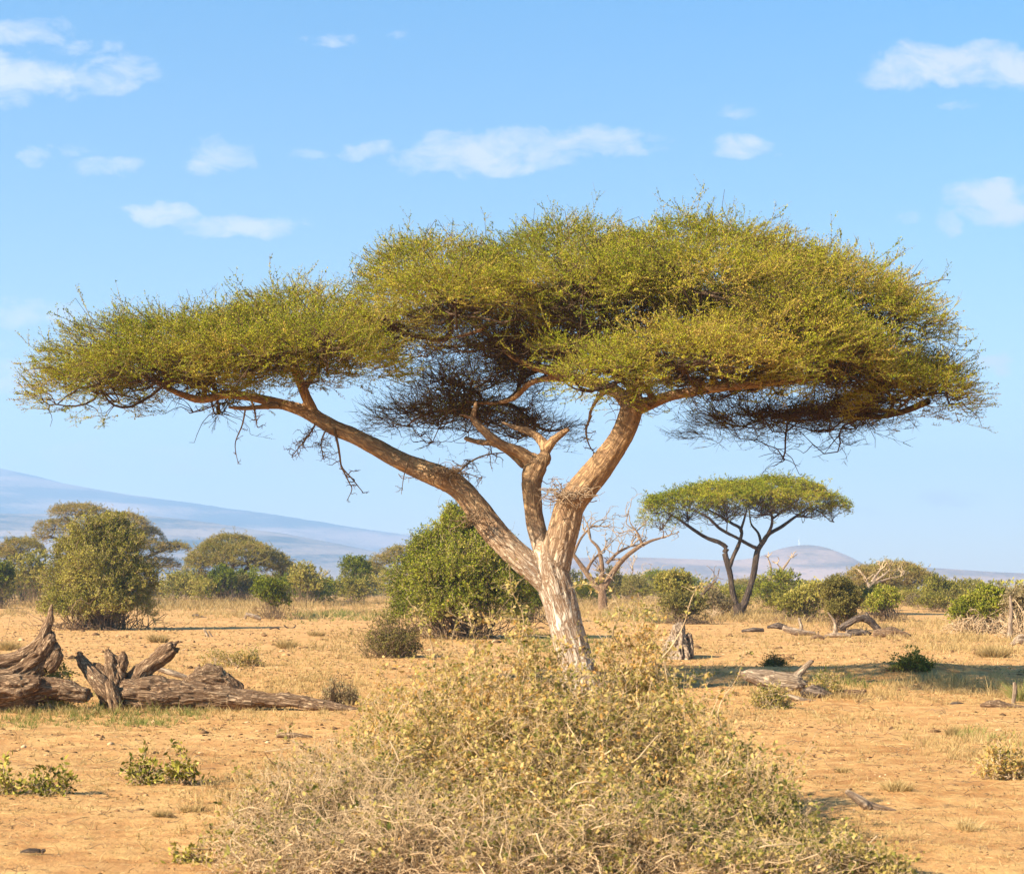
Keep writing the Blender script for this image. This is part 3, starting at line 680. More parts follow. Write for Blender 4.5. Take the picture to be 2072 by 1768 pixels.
rel(make_crown('lower_twigs', tree, under, path_pts(trunk_paths[1:4]+trunk_paths[11:]), 12, SPRB, 1.0, 44., hubr=.055, twigs=1.5, crowntwig='twig_dark'))  # nearly bare old twigs, coloured dark to put the crown's underside shade in
for o in tree.children:
    if o.name.startswith('branches'): rel(o)

# dead hanging branches and thorn-twig tangles on the great acacia
def twiggy(rng, path, r0, n_side, slen, mb, sides=5, gen=2, grav=-.2):
    P = catmull(np.asarray(path, float), 18); tubes(mb, P[None], np.linspace(r0, r0*.3, 18)[None], sides)
    st = P[rng.integers(3, 18, n_side)]; d = nrm(rng.normal(0, 1, (n_side, 3))+[0, 0, grav])
    B = curve_batch(rng, st, st+d*slen*rng.uniform(.3, 1, (n_side, 1)), 8, .12); tubes(mb, B, np.linspace(r0*.4, r0*.14, 8)[None], 4)
    if gen > 1:
        m = n_side*3; i = rng.integers(0, n_side, m); s2 = B[i, rng.integers(2, 8, m)]; d = nrm(rng.normal(0, 1, (m, 3))+[0, 0, grav])
        C = curve_batch(rng, s2, s2+d*slen*.45*rng.uniform(.3, 1, (m, 1)), 5, .12); tubes(mb, C, np.linspace(r0*.2, r0*.08, 5)[None], 3)
rg = np.random.default_rng(77)
for nm, pts, r0, ns_, sl in (
    ('hanging_branch', [(676, 866), (684, 900), (688, 925), (692, 945), (712, 968), (733, 994)], .030, 9, .30),
    ('hanging_branch', [(690, 943), (706, 975), (712, 990), (702, 1013)], .020, 5, .2),
    ('hanging_branch', [(497, 826), (490, 860), (476, 898), (482, 939)], .020, 6, .22),
    ('hanging_branch', [(505, 800), (515, 830), (520, 862)], .03, 10, .22),
    ('hanging_branch', [(830, 925), (818, 960), (812, 1000)], .016, 5, .16),
    ('hanging_branch', [(1196, 840), (1186, 870), (1192, 900), (1206, 920)], .028, 14, .22),
    ('dead_branch', [(888, 960), (925, 955), (950, 935), (985, 920), (1030, 915)], .030, 16, .38),
    ('dead_branch', [(900, 965), (940, 958), (975, 968)], .02, 18, .30),
    ('dead_branch', [(640, 855), (625, 880), (605, 905), (590, 925)], .022, 30, .42),
    ('dead_branch', [(660, 868), (650, 895), (655, 930)], .02, 24, .40)):
    mb = MB(); Yb = TY+(1.0 if pts[0][0] < 700 else .3); twiggy(rg, [W(a, b, Yb+.1*i) for i, (a, b) in enumerate(pts)], r0, ns_, sl, mb)
    rel(mb.build(nm, M['twig_brown'], tree))
for (cx, cy, Yb, rad, n, mt) in ((1158, 1003, TY-.75, (.36, .3, .10), 90, 'twig_wood'), (1120, 995, TY-.4, (.2, .2, .25), 40, 'twig_wood'), (895, 955, TY-.1, (.4, .2, .09), 90, 'twig_brown'), (1285, 800, TY-1.0, (.22, .2, .3), 90, 'twig_brown'), (955, 1052, TY-.3, (.1, .1, .1), 40, 'twig_brown')):
    mb = MB(); c = W(cx, cy, Yb); A = c+rg.normal(0, .55, (n, 3))*rad; B = A+nrm(rg.normal(0, 1, (n, 3))*[1.4, 1, .6])*rg.uniform(.12, .5, (n, 1))
    tubes(mb, curve_batch(rg, A, B, 6, .14), np.linspace(.009, .0035, 6)[None], 4)
    rel(mb.build('thorn_twigs', M[mt], tree))
Y_TREE = False
# ---------------------------------------------------------------- other acacias
SPRF = [spray_template(rngT, .6, 18, .10, .042, .08, .007, 2) for _ in range(8)]
def acacia(label, base_px, base_py, Y, trunk_specs, pad_specs, seed, leaf='acacia_leaf_brown', barkm='bark_dark', per=38., scale=1.1, group=None, name='acacia_tree', voxel=.05, hubr=.06, brown=0., upk=.35, drop=0.):
    X = (base_px-CX)*Y/FPX; z = gz(X, Y)
    rt = empty(name, (X, Y, z-.05), label, 'tree', group)
    paths = []
    for sp in trunk_specs:
        P, r = PX([(a[0], a[1], a[2], Y+(a[3] if len(a) > 3 else 0)) for a in sp]); paths.append((P, r))
    P0 = paths[0][0]; P0[0, 2] = min(P0[0, 2], z-.3)
    rel(blended_trunk(paths, voxel, 'trunk', M[barkm], rt, .06, 6, seed, 2))
    pd = [Pad(a[0], a[1], a[2], a[3], Y+a[4], a[5], *(a[6:])) for a in pad_specs]
    rel(make_crown('crown', rt, pd, path_pts(paths, 20), seed, SPRF, scale, per, leaf, .6, True, brown, hubr, upk, 'twig_gold', drop))
    for o in rt.children:
        if o.name.startswith('branches'): rel(o)
    return rt
Y2 = depth_of(1247)
acacia('slender flat-topped acacia with a forked dark trunk, right of the big acacia', 1494, 1250, Y2,
  [[(1496, 1262, 13), (1496, 1235, 9), (1492, 1222, 7)],
   [(1494, 1240, 7), (1484, 1205, 6), (1478, 1165, 5.5), (1472, 1140, 5.5), (1467, 1118, 5), (1470, 1108, 4.5), (1455, 1097, 4), (1430, 1088, 3.6), (1404, 1072, 3.2, -.5), (1376, 1052, 2.6, -1), (1345, 1035, 1.6, -1.3)],
   [(1477, 1145, 4.5), (1484, 1125, 4.2), (1496, 1098, 4), (1500, 1072, 3.4), (1480, 1058, 2.8, .8), (1450, 1040, 2.2, 1.4), (1420, 1025, 1.6, 1.8)],
   [(1498, 1075, 3), (1506, 1050, 2.4, -.6), (1512, 1025, 1.8, -1)],
   [(1498, 1240, 8), (1512, 1205, 6.5), (1524, 1165, 6), (1530, 1130, 5.6), (1534, 1112, 5), (1545, 1095, 4.5), (1556, 1080, 4), (1582, 1065, 3.4, 1), (1610, 1045, 2.6, 1.6), (1645, 1022, 1.7, 2)],
   [(1534, 1110, 4), (1516, 1102, 3.6, -.5), (1495, 1090, 3.4, -1), (1458, 1070, 3, -1.6), (1430, 1045, 2.4, -2.2), (1395, 1030, 1.5, -2.4)],
   [(1540, 1098, 3.4), (1534, 1078, 2.6, .8), (1520, 1060, 2.2, 1.2), (1516, 1035, 1.6, 1.6)],
   [(1552, 1085, 3.6), (1562, 1060, 3, -.8), (1562, 1035, 2.4, -1.2), (1572, 1012, 1.8, -1.6)], [(1562, 1050, 2.5, -1), (1590, 1030, 2, -2), (1615, 1010, 1.5, -2.6)]],
  [(1560, 968, 1000, 110, 0, 3.6, 1.1, .2), (1470, 975, 1012, 105, -.6, 3.2, 1.1, .2), (1390, 990, 1022, 78, 0, 2.2, 1.1, .25), (1640, 988, 1022, 70, .5, 2.4, 1., .25), (1688, 1012, 1032, 26, .5, .9, 1., .25), (1335, 1010, 1050, 36, -1, 1.1, 1.2, .6), (1540, 985, 1015, 110, -3, 1.6, .8), (1322, 1000, 1012, 24, 0, .8)],
  21, 'acacia_leaf', 'bark_dark', 38., 1.0, voxel=.045, hubr=.042, brown=.08, upk=.4, drop=.95)
acacia('broad far acacia with domed olive-brown crown above a round dark bush', 478, 1205, 190,
  [[(478, 1215, 9), (474, 1185, 6.5), (466, 1160, 5), (450, 1140, 3.5), (425, 1128, 2)], [(480, 1190, 5), (492, 1165, 4), (500, 1150, 3.4), (530, 1142, 2.6, 1), (560, 1150, 2, 1)], [(470, 1165, 4), (472, 1140, 3), (478, 1120, 2)]],
  [(470, 1082, 1118, 62, 1, 3.0, 1.1), (500, 1098, 1138, 74, -1, 3.2, 1.1), (430, 1100, 1142, 50, -.5, 2.8, 1.1), (555, 1118, 1152, 38, 0, 2.4, 1.1), (398, 1122, 1168, 24, 0, 1.6, 1, .8), (575, 1136, 1165, 18, .4, 1.3, 1, .8)], 22, brown=.0, scale=1.15)
acacia('wide brown thin-crowned acacia rising behind the big olive bush on the left', 200, 1208, 205,
  [[(215, 1215, 9), (210, 1180, 7), (190, 1130, 5.5), (165, 1085, 4), (150, 1060, 3), (130, 1045, 2)], [(200, 1150, 5), (240, 1110, 4), (280, 1085, 3), (310, 1075, 2)], [(180, 1110, 4), (130, 1095, 3), (100, 1085, 2)], [(225, 1160, 4), (290, 1130, 3), (340, 1110, 2.4), (370, 1104, 1.5)], [(165, 1085, 3), (195, 1060, 2.4), (215, 1048, 1.5)]],
  [(160, 1020, 1040, 58, 0, 3.4, .85), (240, 1038, 1062, 62, -1, 3.4, .85), (112, 1050, 1072, 40, 1, 2.4, .8), (295, 1066, 1092, 36, 1, 2.4, .8), (350, 1096, 1112, 34, 0, 2.0, .9), (86, 1078, 1092, 18, 0, 1.2, .9), (325, 1128, 1150, 42, 0, 2.2, .8), (300, 1090, 1110, 34, -2, 2, .7)], 23, brown=.28, scale=1.15)
acacia('small hazy acacia crown showing left of the bright green bush', 812, 1208, 215,
  [[(835, 1215, 6), (832, 1160, 4), (815, 1135, 2.5)]], [(815, 1104, 1132, 42, 0, 2.6, 1.1), (775, 1120, 1140, 25, 0, 1.5, 1)], 24, brown=.05, scale=1.25)
acacia('flat brown acacia crown leaning right behind the tall bush left of the bright green bush', 742, 1205, 225,
  [[(728, 1215, 6), (735, 1170, 4), (750, 1155, 2)]], [(738, 1136, 1156, 40, 0, 2.6, 1.1), (768, 1148, 1164, 22, 0, 1.5, 1)], 25, brown=.2, scale=1.25)
acacia('small pale far acacia under the right edge of the broad domed one', 566, 1205, 250,
  [[(570, 1212, 5), (568, 1185, 3.6), (560, 1175, 2)]], [(562, 1162, 1184, 40, 0, 2.6, 1.1), (600, 1172, 1188, 20, 0, 1.5, 1)], 26, scale=1.25)
acacia('green-brown acacia at the left picture edge beside the olive bush', 40, 1208, 190,
  [[(48, 1215, 7), (46, 1160, 5), (40, 1125, 3)]], [(45, 1088, 1120, 45, 0, 2.8, 1.1), (10, 1105, 1140, 25, 0, 1.8, 1, .5)], 27, brown=.0, scale=1.15)
acacia('large olive acacia with layered crown sweeping right, behind a pale bare tree', 1800, 1212, 190,
  [[(1806, 1220, 8), (1800, 1190, 6), (1785, 1170, 4), (1765, 1160, 2.5)], [(1802, 1185, 5), (1825, 1168, 4), (1850, 1160, 2.4)]],
  [(1808, 1138, 1168, 66, -8, 3.2, 1.5), (1755, 1146, 1176, 44, -8, 2.6, 1.5), (1862, 1156, 1180, 30, -8, 1.8, 1.4), (1800, 1172, 1198, 55, -2, 2., 1.2), (1735, 1168, 1205, 22, 0, 1.6, 1)], 28, brown=.22, scale=1.15)
acacia('low flat green acacia partly behind the leafy bush right of the bare tree', 1332, 1208, 230,
  [[(1340, 1212, 5), (1338, 1185, 3.6), (1330, 1175, 2)]], [(1335, 1155, 1178, 38, 0, 2.6, 1.2)], 29, 'acacia_leaf', scale=1.25, brown=-.2)
acacia('tiny brown umbrella acacia on the horizon right of the slender acacia', 1615, 1206, 300,
  [[(1613, 1212, 4), (1613, 1190, 2.6), (1606, 1184, 1.6)]], [(1614, 1178, 1192, 30, 0, 2.6, 1.2)], 30, scale=1.6, brown=.15, voxel=.08)
acacia('low umbrella acacia seen between the forked trunks of the slender acacia', 1518, 1206, 260,
  [[(1520, 1212, 4), (1518, 1190, 2.6), (1512, 1184, 1.6)]], [(1515, 1172, 1190, 42, 0, 2.6, 1.2)], 31, scale=1.4, brown=-.05, voxel=.08)

# ---------------------------------------------------------------- bushes
CLF = [cluster_template(rngT, 14, .45, .17, .11, True, .012) for _ in range(8)]      # coarse, for far bushes
CLM = [cluster_template(rngT, 15, .36, .082, .046, True, .008) for _ in range(10)]    # mid distance
CLN = [cluster_template(rngT, 9, .16, .05, .024, True, .003) for _ in range(10)]     # near plants
CLX = [cluster_template(rngT, 5, .12, .042, .022, True, .0022) for _ in range(12)]   # foreground thicket

def bush_mesh(rt, rx, ry, h, seed, tmpl, n, scale, leafm, twigm, lobes=None, nl=10, skirt=.2, nst=60, sticks=30, tone=0., str_=.018, tangle=0, dark=0.):
    rng = np.random.default_rng(seed)
    if lobes is None:
        lobes = []
        for i in range(nl):
            a = rng.uniform(0, 6.28); r = math.sqrt(rng.uniform(0, 1))*.62; z = rng.uniform(skirt+.18, .86)*(1-.35*r*r)
            lobes.append((math.cos(a)*r, math.sin(a)*r, z, rng.uniform(.26, .42)))
        lobes.append((0, 0, .62, .42))
    Lb = np.array(lobes); m = min((rx+ry)/2, h)
    C = Lb[:, :3]*[rx, ry, h]; Rr = Lb[:, 3]*m*1.15
    w = Rr**2; w /= w.sum(); k = rng.choice(len(Lb), n, p=w)
    d = nrm(rng.normal(0, 1, (n, 3))); d[:, 2] = np.where(d[:, 2] < -.35, -d[:, 2], d[:, 2])
    ex = np.where(rng.random(n) < .2, rng.uniform(1., 1.36, n), rng.uniform(.66, 1.04, n))
    P = C[k]+d*(Rr[k]*ex)[:, None]*np.array([1.05, 1.05, .95])
    P += .12*m*np.stack([vnoise(P*3/m+i*7, seed+i) for i in range(3)], 1)+.06*m*np.stack([vnoise(P*9/m+i*7, seed+i) for i in range(3)], 1)
    gap = vnoise(P*6/m+5, seed+9) > rng.uniform(-1.1, -.1, n); P, d, k = P[gap], d[gap], k[gap]; n = len(P)
    ok = P[:, 2] > skirt*h*rng.uniform(.5, 1.4, n); P, d, k = P[ok], d[ok], k[ok]; n = len(P)
    D = d+rng.normal(0, .5, (n, 3))+[0, 0, .25]
    v = .45+tone+.28*vnoise(P*2.2/m+seed, seed)+.16*vnoise(P*9/m+seed, seed)+rng.normal(0, .13, n)
    mb = MB(); stamp(mb, tmpl, P, D, scale*rng.uniform(.6, 1.25, n), rng.uniform(-3, 3, n), np.clip(v, 0, 1), .15, 0, 1, rng)
    mb.build('foliage', [M[leafm], M[twigm]], rt)
    sb = MB(); a = rng.uniform(0, 6.28, nst); r = np.sqrt(rng.uniform(0, 1, nst))*.45
    A = np.stack([np.cos(a)*r*rx, np.sin(a)*r*ry, np.full(nst, -.1)], 1); B = P[rng.integers(0, n, nst)]
    c = curve_batch(rng, A, B, 8, .12, .05); tubes(sb, c, np.linspace(str_, str_*.3, 8)[None]*rng.uniform(.5, 1.4, (nst, 1)), 4)
    if sticks:
        i = rng.integers(0, n, sticks); A = P[i]-d[i]*.2*m; B = P[i]+(d[i]+[0, 0, .5]+rng.normal(0, .4, (sticks, 3)))*rng.uniform(.08, .22, (sticks, 1))*m
        tubes(sb, curve_batch(rng, A, B, 5, .1), np.linspace(str_*.4, str_*.15, 5)[None], 3)
    if tangle:
        a = rng.uniform(0, 6.28, tangle); r = rng.uniform(.55, 1.08, tangle)
        A = np.stack([np.cos(a)*r*rx, np.sin(a)*r*ry, rng.uniform(0, skirt*1.3, tangle)*h], 1); B = A+rng.normal(0, 1, (tangle, 3))*[.28*rx, .28*ry, .16*h]; B[:, 2] = np.maximum(B[:, 2], .02)
        tubes(sb, curve_batch(rng, A, B, 7, .22, .12), np.linspace(str_*.8, str_*.3, 7)[None]*rng.uniform(.5, 1.8, (tangle, 1)), 4)
    sb.build('stems', M['twig_brown' if twigm == 'twig_dark' or h > 4.5 else twigm], rt)
def bush(label, px, base, top, hw, seed, n, leafm='bush_olive', twigm='twig_brown', tmpl=None, scale=1., Y=None, yr=.8, cat='bush', name='bush', group=None, **kw):
    Yd = Y or depth_of(base); sc = Yd/FPX; X = (px-CX)*sc; h = (base-top)*sc
    rt = empty(name, (X, Yd, gz(X, Yd)-.03), label, cat, group)
    bush_mesh(rt, hw*sc, hw*sc*yr, h, seed, tmpl or CLM, n, scale, leafm, twigm, **kw)
    return rt

def thicket(mounds, seed, arcs, sides, clusters, r0, leafm, twigm, tmpl, lscale, parent, leaf_from=3, chaos=.3, tone=0., origin=None, basef=.5):
    """arching bare stems rooted in a patch, with side twigs and leafy shoots; mounds = (x, y, z, rx, ry, h, leafiness, weight)"""
    rng = np.random.default_rng(seed); sb = MB(); fb = MB(); Wt = sum(m[7] for m in mounds)
    for (x, y, z, rx, ry, h, lf, wt) in mounds:
        n = int(arcs*wt/Wt); a = rng.uniform(0, 6.283, n); r = np.sqrt(rng.uniform(0, 1, n))
        O = np.array([x, y, z]); b = basef*rng.uniform(0, 1, n)
        A = O+np.stack([np.cos(a)*r*b*rx*1.6, np.sin(a)*r*b*ry*1.6, np.full(n, -.04)], 1)
        a2 = a+rng.normal(0, .5, n); hz = h*np.maximum(1-r**2.4, .04)**.6*rng.uniform(.45, 1.12, n)
        B = O+np.stack([np.cos(a2)*r*rx, np.sin(a2)*r*ry, hz], 1)
        C = curve_batch(rng, A, B, 9, .10, .10)
        nc = int(n*chaos)
        if nc:        # fallen tangle of loose twigs
            a = rng.uniform(0, 6.283, nc); r = np.sqrt(rng.uniform(0, 1, nc)); zz = h*np.maximum(1-r**2.2, .02)**.6*rng.uniform(.15, .95, nc)
            M0 = O+np.stack([np.cos(a)*r*rx, np.sin(a)*r*ry, zz], 1); d = nrm(rng.normal(0, 1, (nc, 3))*[1, 1, .45])*rng.uniform(.15, .45, (nc, 1))*min(rx, h*1.6)
            E0, E1 = M0-d, M0+d; E0[:, 2] = np.maximum(E0[:, 2], z+.01); E1[:, 2] = np.maximum(E1[:, 2], z+.01)
            C = np.concatenate([C, curve_batch(rng, E0, E1, 9, .12, .05)])
        rr = r0*rng.lognormal(0, .35, (len(C), 1)); tubes(sb, C, np.linspace(1, .35, 9)[None]*rr, 4, 0, rng.uniform(0, 1, len(C)))
        ns = int(sides*wt/Wt); i = rng.integers(0, len(C), ns); j = rng.integers(2, 9, ns); s0 = C[i, j]
        d = nrm(rng.normal(0, 1, (ns, 3))*[1, 1, .8]+[0, 0, .35])*rng.uniform(.05, .26, (ns, 1))*min(h, rx)*.9
        S = curve_batch(rng, s0, s0+d, 5, .1, .03); tubes(sb, S, np.linspace(.55, .2, 5)[None]*r0, 3, 0, rng.uniform(0, 1, ns))
        ncl = int(clusters*wt/Wt*lf)
        if ncl:
            u = rng.random(ncl) < .6
            P = np.where(u[:, None], S[rng.integers(0, ns, ncl), rng.integers(1, 5, ncl)], C[rng.integers(0, n, ncl), rng.integers(leaf_from, 9, ncl)])
            keep = P[:, 2]-z > h*.12*rng.uniform(0, 2, ncl); P = P[keep]; k = len(P)
            v = .45+tone+.25*vnoise(P*2.6, seed)+rng.normal(0, .17, k)
            stamp(fb, tmpl, P, rng.normal(0, 1, (k, 3))+[0, 0, .6], lscale*rng.uniform(.55, 1.3, k), rng.uniform(-3, 3, k), np.clip(v, 0, 1), .2, 0, 1, rng)
    o = [sb.build('stems', M[twigm], parent)]
    if fb.n: o.append(fb.build('foliage', [M[leafm], M[twigm]], parent))
    return o
def wisp(label, px, base, top, hw, seed, n, leafm, twigm, tmpl, scale=1., Y=None, yr=.8, cat='bush', name='bush', nst=100, sticks=0, skirt=0, tangle=0, str_=.005, tone=0.):
    Yd = Y or depth_of(base); sc = Yd/FPX; X = (px-CX)*sc; h = (base-top)*sc*.95
    rt = empty(name, (X, Yd, gz(X, Yd)-.02), label, cat)
    k = max(30, int(nst*.9)); lobes = [(0, 0, 0, hw*sc, hw*sc*yr, h, 1, 1)]
    if hw > 45 and cat == 'shrub':
        rr = np.random.default_rng(seed); lobes = [((rr.uniform(-.6, .6))*hw*sc, rr.uniform(-.3, .3)*hw*sc*yr, 0, hw*sc*rr.uniform(.3, .5), hw*sc*.5*yr, h*rr.uniform(.55, 1), 1, 1) for _ in range(5)]
    thicket(lobes, seed, k, k*5, n, str_, leafm, twigm, tmpl, scale, rt, 2, .25, tone)
    return rt

bush('big rounded olive bush with tangled bare stems at its foot, far left', 205, 1273, 1042, 118, 41, 12500, 'bush_olive', 'twig_tan', CLM, 1.0, nst=260, sticks=600, tangle=110, skirt=.03, str_=.022,
     lobes=[(0, 0, .70, .42), (-.35, .1, .62, .36), (.35, 0, .64, .36), (-.58, 0, .42, .33), (.58, 0, .40, .33), (0, -.4, .48, .40), (.2, .3, .78, .28), (-.2, -.2, .80, .26), (.3, -.45, .34, .34), (-.4, -.4, .34, .34), (.1, 0, .88, .18), (-.62, -.2, .22, .27), (.62, -.2, .20, .26), (0, -.6, .22, .30), (.35, -.55, .18, .24), (-.35, -.55, .18, .24)])
bush('tall bright green bush with a pointed top, behind the foot of the big acacia', 935, 1292, 1012, 140, 42, 14000, 'bush_green', 'twig_tan', CLM, .95, nst=240, sticks=300, tangle=90, skirt=.05, str_=.02,
     lobes=[(-.10, 0, .90, .15), (-.12, 0, .80, .24), (.08, 0, .70, .30), (-.35, 0, .62, .32), (.35, 0, .58, .33), (-.60, 0, .42, .33), (.60, 0, .38, .34), (0, -.4, .50, .40), (-.3, -.4, .36, .36), (.35, -.42, .34, .36), (-.75, 0, .28, .24), (0, .2, .62, .4), (-.5, .1, .5, .3), (-.72, -.2, .20, .26), (.6, -.2, .20, .26), (-.2, -.6, .20, .28)])
bush('lower green bush just behind the big acacia trunk, beside the pointed green one', 1068, 1258, 1150, 48, 43, 2600, 'bush_green', 'twig_brown', CLM, 1.1, nst=60, tangle=80, skirt=.1, tone=-.05)
bush('dense dark round bush with a short trunk, above the arched dead log on the right', 1697, 1277, 1166, 44, 44, 5000, 'bush_dark', 'twig_dark', CLM, .9, nst=60, sticks=20, skirt=.1, tone=.25)
bush('leafy yellow-green bush above grey dead twigs, right of the bare tree', 1372, 1246, 1148, 48, 45, 1500, 'bush_olive', 'twig_brown', CLF, .62, nst=80, sticks=50, tangle=120, skirt=.08, tone=.1)
bush('dark brown twiggy bush at the foot of the leafy yellow-green one, behind the pale stump', 1385, 1262, 1200, 52, 46, 1000, 'bush_dark', 'twig_dark', CLF, .55, nst=80, sticks=60, tangle=160, skirt=.1, tone=.1)
bush('small green bush with a broken pale branch at its left foot, left of centre', 555, 1252, 1168, 42, 47, 1300, 'bush_green', 'twig_brown', CLF, .55, nst=60, tangle=60, skirt=.1, tone=-.03)
bush('olive bush right behind the small green one, with a yellow-green top', 622, 1230, 1143, 44, 48, 900, 'bush_olive', 'twig_brown', CLF, .75, Y=165, tone=.18)
bush('tall bush with a narrow green peak, left of the bright green bush', 718, 1222, 1128, 46, 49, 900, 'bush_green', 'twig_brown', CLF, .8, Y=180, tone=-.05)
bush('round dark green bush under the broad domed acacia', 455, 1216, 1138, 38, 50, 900, 'bush_green', 'twig_dark', CLF, .8, Y=175, tone=-.28)
bush('brown dry bush beside the round dark green one', 492, 1214, 1155, 26, 51, 450, 'bush_dark', 'twig_dark', CLF, .8, Y=178, tone=.1)
bush('dark green bush cut by the left picture edge', 2, 1216, 1118, 42, 52, 1000, 'bush_green', 'twig_dark', CLF, .8, Y=150, tone=-.25)
bush('green bush between the left picture edge and the big olive bush', 58, 1214, 1080, 42, 53, 900, 'bush_olive', 'twig_brown', CLF, .8, Y=165, tone=0)
bush('bright green bush on the right with bare pale branches along its foot', 1985, 1282, 1190, 62, 54, 2000, 'bush_green', 'twig_tan', CLF, .5, nst=120, sticks=60, tangle=260, skirt=.25, tone=.12,
     lobes=[(.3, 0, .78, .34), (-.1, 0, .66, .30), (-.5, 0, .55, .30), (.55, 0, .60, .34), (0, -.3, .5, .32), (-.75, 0, .4, .25), (.2, .3, .7, .3)])
bush('dry brown bush with few leaves at the right picture edge', 2074, 1290, 1178, 40, 55, 900, 'bush_dry', 'twig_tan', CLF, .5, nst=140, sticks=120, tangle=160, skirt=.15)
bush('low bright green bush with dark twigs beneath, behind the arched dead log', 1788, 1258, 1195, 42, 56, 900, 'bush_green', 'twig_dark', CLF, .55, nst=80, tangle=160, skirt=.25, tone=.22)
bush('feathery olive bush right of the large layered acacia', 1900, 1232, 1166, 34, 57, 700, 'bush_olive', 'twig_brown', CLF, .7, Y=150, tone=-.12)
bush('pale dry bush left of the foot of the slender acacia', 1450, 1250, 1195, 36, 58, 800, 'bush_dry', 'twig_tan', CLF, .5, nst=90, sticks=80, skirt=.05, tone=-.1)
bush('vivid green bush behind the foot of the slender acacia', 1570, 1236, 1160, 46, 59, 1000, 'bush_green', 'twig_brown', CLF, .7, Y=155, tone=.1)
bush('spreading green bush right of the slender acacia', 1625, 1258, 1190, 58, 60, 1400, 'bush_olive', 'twig_brown', CLF, .55, nst=80, tangle=120, skirt=.08, tone=.1)
wisp('grey-brown thorn bush left of the thicket, below the bright green bush', 790, 1330, 1238, 66, 61, 1000, 'bush_dark', 'twig_brown', CLN, 1.2, nst=260, sticks=160, skirt=.05, tangle=160, str_=.008, tone=.1, yr=.9)
wisp('low leafy shrub growing on the shaded mound at right', 1840, 1376, 1338, 56, 62, 700, 'bush_olive', 'twig_brown', CLN, 1.1, nst=90, sticks=90, skirt=0., str_=.006, yr=.7, cat='shrub', name='shrub')
wisp('small dark shrub on open sand beyond the pale fallen log', 1568, 1356, 1333, 23, 63, 260, 'bush_dark', 'twig_brown', CLN, 1.0, nst=60, sticks=60, skirt=0., str_=.005, cat='shrub', name='shrub')
wisp('leafy green shrub growing up between the rotten stump and the fallen log', 112, 1440, 1308, 34, 64, 420, 'bush_olive', 'twig_tan', CLN, 1.0, Y=28.4, nst=60, sticks=40, skirt=.02, str_=.006, tone=.15, cat='shrub', name='shrub')
wisp('low spreading green shrub in front of the fallen log, in the left foreground', 325, 1585, 1505, 78, 65, 170, 'bush_olive', 'twig_tan', CLN, 1.15, nst=70, sticks=30, skirt=.02, str_=.004, tone=-.15, yr=.5, cat='shrub', name='shrub')
wisp('small glossy green sprig in the bottom left foreground, second from the edge', 102, 1608, 1548, 48, 66, 75, 'bush_olive', 'twig_tan', CLN, 1.15, nst=50, sticks=10, skirt=.02, str_=.004, tone=-.1, yr=.5, cat='shrub', name='shrub')
wisp('small glossy green sprig cut by the left picture edge in the foreground', 12, 1606, 1562, 26, 67, 50, 'bush_olive', 'twig_tan', CLN, 1.15, nst=30, sticks=6, skirt=.02, str_=.004, tone=-.1, yr=.6, cat='shrub', name='shrub')
wisp('thin green weed at the bottom edge left of the thicket', 395, 1738, 1708, 36, 68, 60, 'bush_olive', 'twig_tan', CLN, .8, nst=30, sticks=6, skirt=.02, str_=.003, tone=.0, yr=.6, cat='shrub', name='shrub')
wisp('sparse dry shrub with green leaves at its left end, above the fallen log', 472, 1350, 1302, 70, 69, 480, 'front_leaf', 'twig_tan', CLN, 1.0, nst=160, sticks=120, skirt=.0, str_=.005, tone=-.05, yr=.5, cat='shrub', name='shrub')
wisp('dead twiggy shrub leaning over the thin end of the fallen log', 690, 1430, 1350, 55, 70, 160, 'bush_dry', 'twig_brown', CLN, .9, nst=240, sticks=160, skirt=.0, str_=.005, yr=.8, cat='shrub', name='shrub')
wisp('pale green feathery shrub at the right edge of the foreground', 2040, 1575, 1478, 68, 71, 420, 'front_leaf', 'twig_tan', CLN, .9, nst=260, sticks=160, skirt=.0, str_=.004, tone=.25, yr=.8, cat='shrub', name='shrub')
wisp('grey-green shrub beside the pale fallen log on the right', 1670, 1412, 1362, 40, 72, 300, 'front_leaf', 'twig_tan', CLN, .9, nst=120, sticks=90, skirt=.0, str_=.004, tone=.0, yr=.6, cat='shrub', name='shrub')
wisp('grey-green shrub in front of the pale fallen log, against the thicket', 1560, 1435, 1385, 44, 73, 360, 'front_leaf', 'twig_tan', CLN, .9, nst=120, sticks=90, skirt=.0, str_=.004, tone=.05, yr=.6, cat='shrub', name='shrub')

